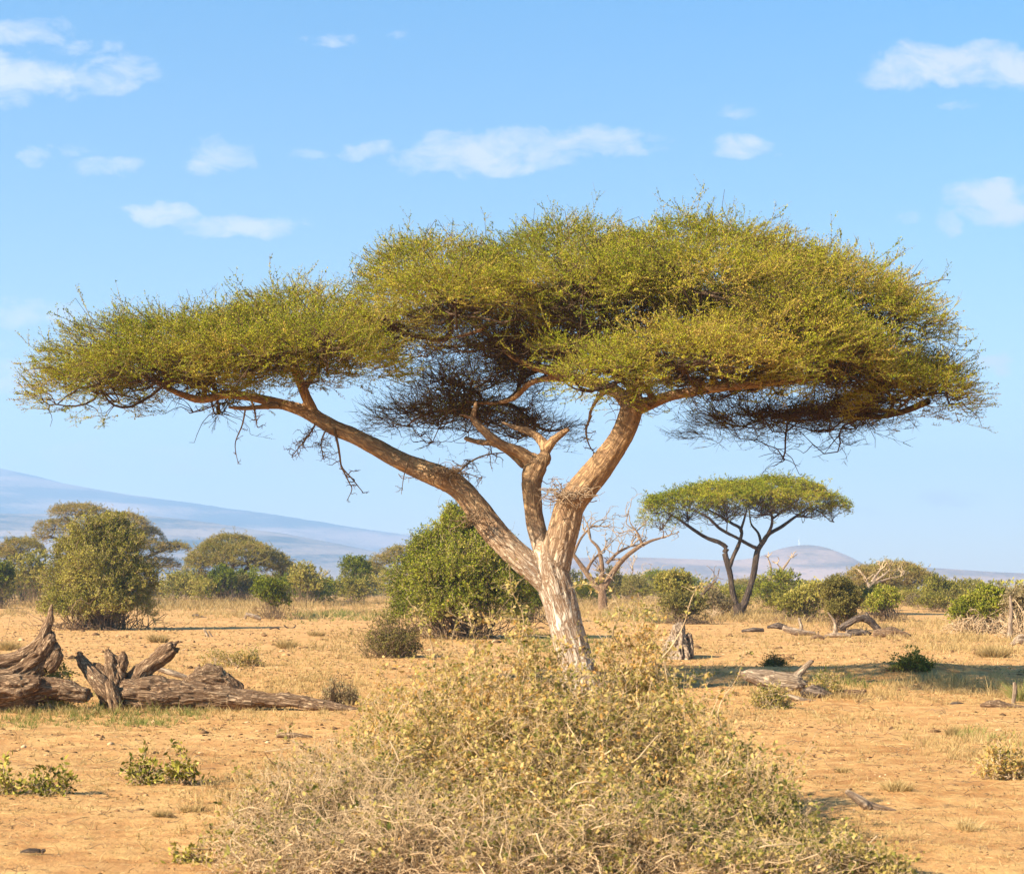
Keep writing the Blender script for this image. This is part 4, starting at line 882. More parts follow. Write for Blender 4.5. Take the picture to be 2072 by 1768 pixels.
# the far bush line: a few kinds, copied
protos = []
for i, (lm, tm, tone) in enumerate((('bush_green', 'twig_brown', -.05), ('bush_olive', 'twig_brown', .0), ('bush_olive', 'twig_brown', .15), ('bush_dark', 'twig_dark', .2), ('bush_green', 'twig_brown', -.2), ('bush_dry', 'twig_tan', -.15))):
    rt = empty('bush', (0, 0, 0), 'x', 'bush'); bush_mesh(rt, 2.6, 2.4, 3.2, 100+i, CLF, 620, .8, lm, tm, nst=30, sticks=15, skirt=.02, tone=tone); protos.append(rt)
def copy_tree(o):
    c = o.copy(); COL.objects.link(c)
    for ch in o.children:
        d = ch.copy(); COL.objects.link(d); d.parent = c
    return c
rb = np.random.default_rng(301); usedp = set()
for i in range(125):
    px = -90+i*18.2+rb.uniform(-12, 12); Y = rb.uniform(168, 262) if px < 1250 or rb.random() < .6 else rb.uniform(120, 180)
    if 1960 < px: Y = rb.uniform(110, 200)
    if px < 300: Y = rb.uniform(150, 230)
    k = int(rb.choice(6, p=[.22, .26, .18, .1, .12, .12])); X = (px-CX)*Y/FPX
    if k not in usedp: o = protos[k]; usedp.add(k)
    else: o = copy_tree(protos[k])
    s = rb.uniform(.55, 1.12)*(.8 if Y < 150 else 1)*(.72 if px > 1250 else 1)
    o.location = (X, Y, gz(X, Y)-.05); o.scale = (s*rb.uniform(.9, 1.4), s, s*rb.uniform(.8, 1.1)); o.rotation_euler = (0, 0, rb.uniform(0, 6.28))
    zone = 'left of the domed acacia' if px < 480 else 'between domed and big acacias' if px < 1130 else 'between big and slender acacias' if px < 1495 else 'right of the slender acacia'
    kind = ('fresh green', 'olive', 'yellow-olive', 'dark brown', 'deep green', 'dry tan')[k]; dist = 'nearer' if Y < 170 else 'distant'
    o['label'] = f'{dist} {kind} bush in the bush line {zone}'; o['group'] = 'bushes of the far bush line'
for k, p in enumerate(protos):
    if k not in usedp:
        for c in list(p.children): bpy.data.objects.remove(c)
        bpy.data.objects.remove(p)
# uncountable scrub out to the horizon
mb = MB(); n = 5200; Yf = np.exp(rb.uniform(math.log(255), math.log(2600), n)); Xf = rb.uniform(-.34, .34, n)*Yf
Pf = np.stack([Xf, Yf, ground(Xf, Yf)+rb.uniform(0, 1, n)**1.5*2.6*np.clip(1.3-Yf/2500, .5, 1)], 1)
stamp(mb, CLF, Pf, rb.normal(0, 1, (n, 3))*[1, 1, .3], rb.uniform(2.0, 5.5, n)*np.clip(Yf/700, .8, 1.6), None, np.clip(rb.normal(.4, .2, n), 0, 1), .1, 0, 1, rb)
tag(mb.build('distant_scrub', [M['bush_olive'], M['twig_brown']]), 'scrub covering the plain out to the horizon', 'scrub', kind='stuff')
# ---------------------------------------------------------------- foreground thicket: three plants
def mound(px, top, hw, Y, ry, leaf, wt):
    sc = Y/FPX; x = (px-CX)*sc; z = gz(x, Y)
    return (x, Y, z, hw*sc, ry, CAMH+(HY-top)*sc-z, leaf, wt)
M['twig_front'] = twig_mat('twig_front', (.36, .23, .12), (.60, .42, .24))
main = [mound(1150, 1305, 85, 14.8, .5, 1.3, .7), mound(930, 1275, 110, 15.2, .8, 1.2, 1.0), mound(1050, 1228, 62, 14.6, .6, 1.4, .6), mound(1270, 1208, 95, 15.4, .8, 1.4, 1.1), mound(1318, 1275, 50, 15., .6, 1.3, .5), mound(1400, 1350, 75, 14.6, .7, 1.1, .6), mound(1000, 1330, 130, 14.2, .8, 1.1, .8),
        mound(1170, 1375, 280, 14.0, 1.0, 1.3, 1.8), mound(850, 1375, 160, 14.2, .9, 1., 1.1), mound(1440, 1430, 100, 13.8, .8, 1., .8), mound(770, 1345, 75, 15.2, .6, .7, .4), mound(1100, 1530, 330, 13.0, .8, .8, 1.8)]
o1 = main[4]
rt = empty('thicket', (o1[0], o1[1], o1[2]), 'large dry tangled thicket with yellowing leaves in the centre foreground, hiding the trunk foot', 'bush')
for o in thicket(main, 501, 1500, 10500, 17000, .0038, 'front_leaf', 'twig_front', CLX, 1.0, rt, 4, .3, .12): rel(o)
# a few long shoots standing clear of it
rs = np.random.default_rng(44)
for (x0, y0, x1, y1, Y) in ((1046, 1330, 1030, 1140, 14.6), (1340, 1330, 1420, 1180, 14.6), (880, 1360, 845, 1235, 15), (1460, 1480, 1500, 1330, 14), (1250, 1300, 1240, 1205, 15), (960, 1330, 945, 1225, 15), (700, 1560, 560, 1480, 14), (640, 1600, 480, 1560, 13.6), (1560, 1640, 1640, 1500, 13.4), (1330, 1260, 1290, 1195, 15)):
    sb = MB(); A, B = W(x0, y0, Y), W(x1, y1, Y-.2); C = curve_batch(rs, A[None], B[None], 10, .05, .02); tubes(sb, C, np.linspace(.0065, .002, 10)[None], 4)
    i = rs.integers(4, 10, 9); s0 = C[0, i]; tubes(sb, curve_batch(rs, s0, s0+nrm(rs.normal(0, 1, (9, 3))+[0, 0, .4])*rs.uniform(.05, .2, (9, 1)), 5, .1), np.linspace(.003, .0012, 5)[None], 3)
    stamp(sb, CLX, s0, rs.normal(0, 1, (9, 3)), np.full(9, .9), None, rs.uniform(.2, .7, 9), .2, 1, 0, rs)
    rel(sb.build('shoot', [M['twig_front'], M['front_leaf']], rt))
low = [mound(640, 1490, 180, 13.6, .9, .30, 1.5), mound(760, 1500, 160, 13.2, .8, .35, 1.2), mound(560, 1560, 120, 13.2, .8, .35, .9), mound(850, 1590, 200, 12.4, .7, .25, 1.3), mound(650, 1640, 180, 12.3, .6, .2, 1.2), mound(500, 1640, 110, 12.9, .7, .3, .35), mound(520, 1700, 100, 12.2, .5, .3, .3)]
rt = empty('bramble', (low[0][0], low[0][1], low[0][2]), 'low bare twiggy bramble with few green leaves, left part of the foreground tangle', 'bramble')
for o in thicket(low, 502, 1500, 8000, 4600, .0034, 'front_leaf', 'twig_front', CLX, .95, rt, 3, .6, -.1): rel(o)
lor = [mound(1480, 1520, 150, 13.2, .8, .7, 1.2), mound(1580, 1610, 110, 12.9, .6, .7, .9), mound(1690, 1690, 100, 12.3, .4, .55, .6), mound(1300, 1600, 220, 12.3, .6, .45, 1.4), mound(1080, 1640, 220, 12.1, .5, .3, 1.2), mound(1540, 1690, 200, 12.0, .5, .4, 1.), mound(1560, 1540, 90, 13.6, .6, .6, .3), mound(1790, 1740, 70, 12.2, .3, .6, .2)]
rt = empty('bramble', (lor[0][0], lor[0][1], lor[0][2]), 'low spreading tangle of dry twigs and yellow leaves at lower right of the thicket', 'bramble')
for o in thicket(lor, 503, 1500, 8000, 8000, .0034, 'front_leaf', 'twig_front', CLX, 1.0, rt, 3, .5, .05): rel(o)

# ---------------------------------------------------------------- fallen and rotting wood
def wood(label, name, cat, Y, specs, mat, voxel=.02, rough=.05, freq=12, seed=0, smooth=2, group=None):
    paths = [PX([(a[0], a[1], a[2], Y+(a[3] if len(a) > 3 else 0)) for a in sp]) for sp in specs]
    rw = np.random.default_rng(seed); extra = []
    for P, r in paths:                                   # splintered ends
        for e in (-1,):
            if r[e]*FPX/Y < 3.2: continue
            t = nrm((P[e]-P[e-1])[None])[0]
            for k in range(7):
                o_ = rw.normal(0, 1, 3); o_ -= t*o_.dot(t); o_ *= r[e]*.62/np.linalg.norm(o_)
                L_ = r[e]*rw.uniform(.7, 2.0); a_ = P[e]+o_-t*r[e]*.8
                extra.append((np.array([a_, a_+t*L_*.6+o_*.1, a_+t*L_+o_*.3]), np.array([r[e]*.38, r[e]*.26, .012])))
    o = blended_trunk(paths+extra, voxel*.75, name, M[mat], None, rough, freq, seed, 1, max(r.max() for _, r in paths)*.30)
    return tag(o, label, cat)
wood('long weathered fallen log with a rotten root end, raised broken stub and tapering right end', 'fallen_log', 'log', 28.6,
  [[(205, 1412, 20), (250, 1402, 31), (302, 1405, 34), (369, 1408, 27), (437, 1408, 22), (504, 1415, 17), (571, 1418, 14), (638, 1426, 12), (696, 1436, 9), (745, 1446, 4)],
   [(240, 1420, 22, -.1), (234, 1385, 22), (230, 1355, 19), (226, 1335, 13), (218, 1318, 6)], [(236, 1360, 14), (246, 1340, 11), (249, 1322, 5)],
   [(228, 1410, 16, -.2), (205, 1385, 14, -.2), (184, 1360, 13, -.1), (168, 1340, 10), (160, 1324, 6)], [(215, 1375, 10), (200, 1352, 8), (190, 1345, 4)],
   [(262, 1395, 18, .1), (285, 1362, 16, .1), (315, 1337, 15, .1), (338, 1320, 15, .1), (352, 1311, 13, .1)],
   [(236, 1435, 14, -.25), (228, 1405, 10, -.3), (222, 1380, 8, -.3)], [(280, 1380, 10, .2), (325, 1385, 9, .2), (360, 1395, 6, .1)],
   [(290, 1430, 16, -.1), (340, 1428, 14, -.1), (390, 1430, 8, -.1)]], 'dead_brown', .017, .12, 11, 61)
wood('knobbly broken lump of pale wood lying behind the long fallen log', 'wood_chunk', 'log', 30.2,
  [[(372, 1388, 10), (400, 1374, 19), (430, 1372, 22), (458, 1382, 17), (486, 1396, 10)], [(405, 1372, 10), (400, 1358, 8), (404, 1350, 5)], [(440, 1365, 10), (444, 1354, 7), (436, 1350, 4)]], 'dead_brown', .018, .14, 12, 62)
wood('thin pale splinter of wood lying left of the knobbly lump', 'wood_splinter', 'log', 31.5, [[(318, 1352, 5), (345, 1360, 6), (382, 1372, 4)]], 'dead_pale', .015, .05, 12, 63)
wood('massive rotten stump with a tall curved spike, cut by the left picture edge', 'rotten_stump', 'stump', 28.2,
  [[(-90, 1345, 22), (-30, 1344, 17), (10, 1338, 14), (45, 1328, 13), (70, 1311, 12), (88, 1288, 10), (97, 1262, 8), (102, 1240, 5), (105, 1222, 2)],
   [(-90, 1372, 28), (-20, 1374, 26), (30, 1368, 24), (64, 1350, 21), (86, 1325, 18), (97, 1302, 14), (100, 1282, 9)],
   [(-90, 1410, 30), (-20, 1408, 28), (40, 1402, 26), (90, 1392, 22), (140, 1395, 18), (175, 1405, 14)], [(95, 1345, 14), (112, 1325, 11), (112, 1305, 6)],
   [(-40, 1392, 24, -.2), (30, 1390, 22, -.25), (75, 1380, 14, -.2)], [(-60, 1425, 20), (20, 1425, 18), (70, 1420, 12)]], 'dead_brown', .02, .15, 9, 64)
wood('pale bleached fallen log with a broken right end, right of the thicket', 'fallen_log', 'log', 33.4,
  [[(1495, 1362, 6), (1520, 1366, 13), (1552, 1374, 19), (1585, 1382, 23), (1610, 1385, 22), (1622, 1388, 16)], [(1600, 1375, 12), (1612, 1366, 8), (1624, 1354, 5.5), (1634, 1345, 5), (1641, 1338, 4)], [(1612, 1368, 4), (1622, 1362, 3), (1630, 1358, 2)]], 'dead_pale', .02, .05, 9, 65)
wood('dark crumbling chunk of rotten wood in front of the pale log', 'wood_chunk', 'log', 32.0,
  [[(1622, 1405, 6), (1640, 1400, 10), (1662, 1402, 11), (1680, 1410, 8)], [(1650, 1400, 6), (1655, 1390, 4)]], 'dead_dark', .018, .2, 14, 66)
wood('thin light branch lying in the grass before the dark rotten chunk', 'dead_branch', 'branch', 31.4, [[(1584, 1406, 3), (1596, 1408, 5), (1630, 1417, 5), (1670, 1422, 4.5), (1706, 1420, 3)]], 'dead_pale', .016, .04, 12, 67)
wood('short brown log with a jagged dark right end, beyond the light branch', 'wood_chunk', 'log', 32.2,
  [[(1686, 1402, 5), (1710, 1404, 10), (1738, 1408, 11), (1748, 1410, 8)], [(1740, 1414, 6), (1762, 1418, 5.5), (1772, 1421, 4)], [(1738, 1402, 5), (1750, 1398, 4)]], 'dead_brown', .016, .14, 14, 68)
wood('craggy pale stump standing alone behind the right side of the thicket', 'tree_stump', 'stump', 50.,
  [[(1371, 1345, 30), (1371, 1320, 26), (1371, 1298, 20), (1370, 1278, 13), (1368, 1262, 5)], [(1378, 1300, 12), (1380, 1275, 7), (1379, 1260, 4)], [(1392, 1330, 12), (1396, 1305, 8), (1394, 1283, 5)], [(1352, 1330, 12), (1352, 1310, 8), (1358, 1295, 5)]], 'dead_pale', .03, .2, 7, 69)
wood('small dark bark chunk on the sand at right', 'bark_piece', 'bark', 30.6, [[(1918, 1430, 4), (1932, 1426, 6), (1948, 1427, 4)]], 'dead_dark', .014, .16, 14, 70)
wood('long flat curved slabs of dark wood at the right picture edge', 'bark_slab', 'log', 29.9, [[(1948, 1440, 3), (1980, 1436, 4), (2015, 1433, 6), (2050, 1434, 6), (2100, 1436, 6)], [(1984, 1428, 3), (2010, 1423, 7), (2040, 1430, 6), (2075, 1434, 5)]], 'dead_brown', .014, .12, 13, 71)
wood('short pale stick standing upright near the right picture edge', 'wooden_stick', 'stick', 30.6, [[(2050, 1434, 5), (2051, 1415, 3.5), (2054, 1396, 4.5), (2052, 1380, 2.5)]], 'dead_pale', .012, .06, 14, 72)
wood('splintered light stick of driftwood on the sand, right foreground', 'split_stick', 'stick', 15.9,
  [[(1712, 1600, 4), (1735, 1615, 8), (1752, 1628, 9), (1760, 1634, 6)], [(1752, 1622, 3), (1785, 1632, 2.6), (1812, 1640, 1.8)], [(1752, 1628, 3), (1780, 1638, 2.6), (1806, 1646, 1.6)], [(1754, 1633, 3), (1776, 1642, 2.4), (1796, 1648, 1.5)]], 'dead_pale', .008, .06, 20, 73)
wood('arched dark dead log beside the dense round bush', 'dead_log', 'log', depth_of(1284),
  [[(1700, 1272, 5), (1722, 1258, 6), (1740, 1250, 6.5), (1757, 1254, 6.5), (1770, 1266, 6), (1782, 1280, 6)], [(1758, 1254, 5), (1755, 1246, 3.5), (1753, 1238, 2)], [(1712, 1280, 6), (1735, 1280, 8), (1758, 1283, 6)]], 'dead_dark', .05, .12, 5, 74)
wood('heap of broken bark at the right end of the arched dead log', 'bark_heap', 'log', depth_of(1288), [[(1768, 1282, 6), (1790, 1280, 9), (1815, 1282, 9), (1838, 1288, 6)], [(1790, 1276, 6), (1805, 1272, 5), (1820, 1278, 4)]], 'dead_brown', .045, .25, 6, 75)
wood('pale forked root standing left of the arched dead log', 'dead_root', 'branch', depth_of(1289), [[(1668, 1287, 3), (1690, 1284, 5), (1720, 1286, 4)], [(1690, 1284, 5), (1690, 1262, 3.5), (1684, 1250, 2.6), (1674, 1238, 1.6)], [(1716, 1286, 3), (1712, 1276, 2)]], 'dead_pale', .04, .08, 6, 76)
wood('low dark dead log lying left of the forked root', 'dead_log', 'log', depth_of(1280), [[(1500, 1277, 3), (1522, 1274, 4.5), (1545, 1275, 4)], [(1552, 1269, 3), (1572, 1266, 6), (1592, 1270, 5)]], 'dead_dark', .045, .1, 6, 77)
wood('pale dead log between the low dark log and the forked root', 'dead_log', 'log', depth_of(1284), [[(1584, 1270, 5), (1604, 1276, 6), (1628, 1280, 5), (1650, 1280, 3)], [(1622, 1276, 4), (1620, 1262, 3), (1616, 1250, 2)]], 'dead_pale', .045, .1, 6, 78)
wood('small dark broken root on the sand near the pale dead log', 'dead_root', 'branch', depth_of(1292), [[(1640, 1292, 2.5), (1655, 1287, 4), (1668, 1291, 2.5)], [(1653, 1288, 3), (1656, 1278, 1.5)]], 'dead_brown', .03, .1, 8, 79)
wood('pale broken branch at the foot of the small green bush', 'dead_branch', 'branch', depth_of(1256), [[(496, 1252, 3), (500, 1243, 3.4), (512, 1246, 4), (528, 1252, 3)], [(500, 1244, 2.5), (498, 1238, 1.6)]], 'dead_pale', .05, .08, 6, 80)
wood('pair of white sticks poking from the sand right of the big olive bush', 'dead_branch', 'branch', depth_of(1290), [[(424, 1292, 2.4), (418, 1282, 2.4), (412, 1271, 1.8)], [(432, 1292, 2), (426, 1283, 2), (422, 1276, 1.5)], [(424, 1291, 2), (432, 1292, 2)]], 'dead_pale', .03, .05, 8, 81)
wood('short dark curved stick on the sand right of the big olive bush', 'dead_branch', 'branch', depth_of(1250), [[(388, 1245, 2), (398, 1244, 2.4), (406, 1248, 2.4), (420, 1250, 1.8)]], 'dead_dark', .045, .05, 8, 82)
wood('small dark twisted stick on open sand above the sparse dry shrub', 'dead_branch', 'branch', depth_of(1273), [[(545, 1272, 1.8), (558, 1269, 2), (566, 1273, 1.6)]], 'dead_dark', .035, .05, 8, 83)
wood('second small dark stick, shaped like a check mark, on open sand', 'dead_branch', 'branch', depth_of(1270), [[(574, 1264, 1.5), (582, 1270, 1.8), (594, 1270, 1.8), (599, 1264, 1.5)]], 'dead_dark', .035, .05, 8, 84)
wood('leaning pale log among bushes under the broad domed acacia', 'dead_log', 'log', depth_of(1208), [[(372, 1206, 3.4), (390, 1196, 3), (407, 1187, 2.4)]], 'dead_pale', .07, .06, 6, 85)
wood('heap of pale tangled roots at the right picture edge', 'root_heap', 'branch', depth_of(1305), [[(2045, 1306, 4), (2062, 1296, 5), (2085, 1300, 5)], [(2052, 1304, 4), (2058, 1290, 4), (2072, 1286, 3), (2090, 1290, 3)], [(2066, 1304, 3), (2074, 1294, 3)]], 'dead_pale', .035, .2, 8, 86)
wood('pale leafless trunk standing at the right edge among dry bushes', 'dead_tree', 'dead tree', depth_of(1292), [[(2042, 1300, 6), (2044, 1270, 4.5), (2046, 1235, 3.5), (2044, 1205, 2.4)]], 'dead_pale', .045, .06, 6, 87)
wood('flat brown scrap of bark below the long fallen log', 'bark_piece', 'bark', depth_of(1492), [[(560, 1488, 3), (590, 1486, 5), (615, 1490, 4), (632, 1491, 2)]], 'dead_brown', .01, .12, 14, 88)
wood('dark flat stick lying on the sand at lower left', 'wooden_stick', 'stick', depth_of(1724), [[(40, 1724, 2), (60, 1721, 5), (88, 1722, 4)]], 'dead_dark', .006, .1, 20, 89)
wood('long thin pale stick beside the low spreading shrub', 'wooden_stick', 'stick', 17.8, [[(478, 1594, 1.6), (520, 1617, 2), (572, 1643, 1.4)]], 'dead_pale', .008, .04, 20, 90)

# dead standing trees
def grow(rng, p, d, L, r, gen, out, wob, spread, upb):
    N = 7; P = [np.array(p)]; dd = np.array(d, float)
    for i in range(N-1):
        dd = nrm((dd+rng.normal(0, wob, 3)+[0, 0, upb])[None])[0]; P.append(P[-1]+dd*L/(N-1))
    out.append((np.array(P), r, r*.6))
    if gen == 0: return
    for k in range(rng.integers(2, 4)):
        j = rng.integers(3, N) if k else N-1
        nd = nrm((dd+rng.normal(0, spread, 3))[None])[0]; grow(rng, P[j], nd, L*rng.uniform(.5, .8), r*.58, gen-1, out, wob*1.15, spread, upb*.6)
def dead_tree(label, px, base, Y, specs, gen, L, seed, mat='dead_pale', thin='twig_tan', rt_=.05, voxel=.06, upb=.06):
    X = (px-CX)*Y/FPX; rng = np.random.default_rng(seed)
    rt = empty('dead_tree', (X, Y, gz(X, Y)-.05), label, 'dead tree'); paths = [PX([(a[0], a[1], a[2], Y+(a[3] if len(a) > 3 else 0)) for a in sp]) for sp in specs]
    paths[0][0][0, 2] = min(paths[0][0][0, 2], gz(X, Y)-.2)
    rel(blended_trunk(paths, voxel, 'trunk', M[mat], rt, .05, 6, seed, 2))
    out = []
    for P, r in paths[1:] if len(paths) > 1 else paths:
        d = nrm((P[-1]-P[-2])[None])[0]
        for k in range(3): grow(rng, P[-1], nrm((d+rng.normal(0, .4, 3))[None])[0], L*rng.uniform(.7, 1.2), r[-1]*.8, gen, out, .28, .6, upb)
        for k in range(3):
            j = rng.integers(1, len(P)); grow(rng, P[j], nrm((rng.normal(0, .7, 3)+[0, 0, .5])[None])[0], L*rng.uniform(.4, .8), r[j]*.45, max(gen-1, 0), out, .3, .6, upb)
    mb = MB(); tubes(mb, np.array([o[0] for o in out]), np.array([np.maximum(np.linspace(o[1], o[2], 7), .012) for o in out]), 5)
    rel(mb.build('branches', M[thin], rt))
dead_tree('pale bare dead tree with spreading gnarled branches, just right of the big acacia trunk', 1220, 1228, depth_of(1236),
  [[(1221, 1236, 10), (1219, 1210, 8.5), (1218, 1188, 7)],
   [(1218, 1200, 6), (1200, 1178, 5.5), (1180, 1150, 4.8), (1160, 1122, 4), (1148, 1108, 3)],
   [(1218, 1192, 6), (1218, 1160, 5), (1216, 1130, 4), (1210, 1108, 3.2), (1195, 1092, 2.4)],
   [(1222, 1190, 6.5), (1238, 1160, 5.5), (1262, 1130, 4.8), (1290, 1108, 4), (1315, 1095, 3), (1338, 1088, 2)],
   [(1186, 1158, 3.6), (1196, 1138, 3), (1212, 1120, 2.2)], [(1228, 1140, 3), (1250, 1118, 3), (1275, 1105, 2)], [(1160, 1122, 3), (1175, 1090, 2.4), (1195, 1066, 1.8)], [(1300, 1103, 3), (1292, 1082, 2.4), (1286, 1072, 1.8)]], 2, 1.6, 91, 'dead_brown', 'twig_wood', .05, .05)
dead_tree('small white dead tree on the skyline between the bare tree and the leafy bush', 1272, 1206, 235,
  [[(1275, 1212, 4), (1273, 1195, 3)], [(1273, 1196, 2.4), (1262, 1180, 2), (1252, 1165, 1.4)], [(1273, 1196, 2.4), (1285, 1178, 2), (1296, 1165, 1.4)], [(1273, 1190, 2), (1276, 1168, 1.6), (1280, 1155, 1.2)]], 2, 2.0, 92, 'dead_pale', 'twig_tan', .05, .1)
dead_tree('forked white dead tree in front of the rounded hill', 1563, 1210, 205,
  [[(1562, 1215, 5), (1563, 1200, 4.5), (1564, 1190, 4)], [(1562, 1195, 3.6), (1558, 1170, 3), (1560, 1150, 2.4), (1554, 1128, 1.4)], [(1566, 1192, 3.6), (1580, 1175, 3), (1582, 1155, 2.8), (1592, 1140, 2.4), (1600, 1128, 1.4)], [(1582, 1152, 2.2), (1572, 1140, 1.4)]], 0, .9, 93, 'dead_pale', 'twig_tan', .05, .09)
dead_tree('white bare tree standing in front of the large layered acacia', 1764, 1215, 165,
  [[(1765, 1222, 6), (1762, 1200, 5), (1759, 1185, 4.6)], [(1760, 1190, 3.6), (1772, 1175, 3), (1786, 1165, 2.2), (1798, 1155, 1.4)], [(1759, 1186, 3), (1770, 1168, 2.6), (1782, 1152, 1.8)], [(1758, 1186, 2.6), (1754, 1172, 1.6)], [(1770, 1180, 2.4), (1800, 1170, 1.8), (1822, 1166, 1)]], 1, .9, 94, 'dead_pale', 'twig_tan', .05, .07)
dead_tree('leaning grey dead branch rising from the dark twiggy bush behind the stump', 1395, 1250, depth_of(1258),
  [[(1380, 1262, 5), (1396, 1240, 4.4), (1408, 1225, 4)], [(1400, 1232, 3.4), (1412, 1212, 3), (1424, 1196, 2)], [(1408, 1222, 3), (1425, 1200, 2.4), (1440, 1182, 1.4)]], 1, .8, 95, 'dead_dark', 'twig_brown', .05, .05)

# ---------------------------------------------------------------- grass, straw, clods
def blades(mb, P, D, L, Wd, rng, val, mat=0, bend=.35):
    n = len(P); D = nrm(D); s = nrm(np.cross(D, rng.normal(0, 1, (n, 3)))); L = L[:, None]; Wd = Wd[:, None]
    g = np.stack([rng.normal(0, 1, n), rng.normal(0, 1, n), -np.abs(rng.normal(0, .6, n))], 1)
    p1 = P+D*L*.5+g*L*bend*.15; p2 = P+D*L+g*L*bend*.6
    V = np.stack([P-s*Wd, P+s*Wd, p1+s*Wd*.8, p1-s*Wd*.8, p2+s*Wd*.15, p2-s*Wd*.15], 1).reshape(-1, 3)
    F = np.array([[0, 1, 2, 3], [3, 2, 4, 5]])[None]+(np.arange(n)*6)[:, None, None]
    mb.add(V, F.reshape(-1, 4), mat, np.repeat(np.clip(val, 0, 1), 2))
def grass_zone(mb, rng, px, py, hx, hy, n, hgt, tone=.5, per=9, wd=.0022):
    """tufts spread over a patch of ground; px,py,hx,hy give the patch as seen"""
    y0, y1 = depth_of(py+hy), depth_of(max(py-hy, 1206)); Yc, Yr = (y0+y1)/2, (y1-y0)/2; Xc = (px-CX)*Yc/FPX; Xr = hx*Yc/FPX
    a = rng.uniform(0, 6.283, n); r = np.sqrt(rng.uniform(0, 1, n))*(1+.25*rng.normal(0, 1, n)*.6)
    X = Xc+np.cos(a)*r*Xr; Y = Yc+np.sin(a)*r*Yr
    m = vnoise(np.stack([X*.9, Y*.6, np.zeros(n)], 1), 44) > rng.uniform(-.9, .5, n); X, Y = X[m], Y[m]; n = len(X)
    tuft(mb, rng, X, Y, hgt*rng.lognormal(0, .3, n), tone, per, wd)
def tuft(mb, rng, X, Y, H, tone, per, wd, spread=.5, lean=.55):
    n = len(X); Z = ground(X, Y, True)-.01; k = n*per
    P = np.repeat(np.stack([X, Y, Z], 1), per, 0); H = np.repeat(H, per)*rng.uniform(.35, 1.1, k)
    o = rng.normal(0, 1, (k, 2))*H[:, None]*spread*.4; P[:, :2] += o
    D = np.column_stack([o/np.maximum(H[:, None], 1e-3)*1.1+rng.normal(0, lean*.6, (k, 2)), np.ones(k)])
    w = wd*(.6+np.repeat(Y, per)/22)*rng.uniform(.7, 1.4, k)
    blades(mb, P, D, H, w, rng, np.repeat(rng.normal(tone, .15, n), per)+rng.normal(0, .12, k))
rg2 = np.random.default_rng(909)
gb = MB()
n = 19000; Yg = np.exp(rg2.uniform(math.log(10.5), math.log(150), n)); Xg = rg2.uniform(-.34, .34, n)*Yg
dm = fbm(np.stack([Xg*.45, Yg*.30, np.zeros(n)], 1), 51, 3); m = dm > rg2.uniform(-.45, .35, n); Xg, Yg = Xg[m], Yg[m]
tuft(gb, rg2, Xg, Yg, .055*rg2.lognormal(0, .35, len(Xg))*np.clip(Yg/16, .8, 2.2), .5, 8, .0022, .9, 1.0)
for z in ((1850, 1405, 260, 20, 500, .15, .45), (1650, 1400, 150, 22, 500, .17, .5), (1950, 1390, 160, 10, 120, .28, .55), (560, 1350, 200, 34, 500, .13, .5), (640, 1390, 120, 18, 350, .17, .45),
          (1000, 1340, 240, 30, 350, .15, .5), (200, 1445, 260, 8, 300, .13, .35), (420, 1432, 200, 6, 160, .10, .3), (1620, 1412, 130, 8, 160, .12, .35), (1500, 1310, 560, 16, 600, .16, .5), (1750, 1292, 400, 8, 420, .25, .45), (1560, 1250, 200, 12, 1200, .5, .4), (1250, 1245, 320, 14, 1400, .45, .5), (640, 1245, 260, 10, 1000, .45, .5), (450, 1228, 200, 8, 900, .55, .45),
          (300, 1225, 330, 8, 1200, .6, .4), (1900, 1268, 300, 12, 900, .40, .5), (1950, 1294, 160, 8, 260, .35, .5), (1100, 1225, 900, 9, 2600, .7, .35), (780, 1300, 140, 24, 500, .25, .4), (1960, 1318, 120, 8, 160, .35, .5), (2000, 1530, 120, 50, 350, .13, .5), (1700, 1690, 160, 40, 260, .08, .5), (560, 1590, 120, 60, 420, .12, .5), (60, 1240, 120, 12, 500, .4, .45),
          (1630, 1460, 240, 30, 500, .10, .55), (560, 1440, 160, 24, 350, .10, .55), (430, 1700, 160, 50, 220, .06, .5), (870, 1420, 160, 40, 400, .2, .45)):
    grass_zone(gb, rg2, *z)
tag(gb.build('dry_grass', M['straw']), 'short dry straw-coloured grass across the sand', 'grass', kind='stuff')
gg = MB()
for z in ((170, 1452, 170, 26, 260, .14, .5), (330, 1458, 90, 18, 160, .14, .5), (90, 1425, 80, 20, 150, .15, .3), (720, 1250, 130, 9, 260, .3, .6), (660, 1245, 70, 6, 250, .4, .25), (1120, 1305, 100, 20, 260, .25, .3), (1300, 1250, 80, 10, 300, .4, .4), (1700, 1385, 60, 12, 160, .2, .35), (2010, 1500, 60, 24, 60, .15, .6)):
    grass_zone(gg, rg2, *z, per=10)
tag(gg.build('green_grass', M['green_grass']), 'patches of greenish grass and weeds round the fallen wood', 'grass', kind='stuff')
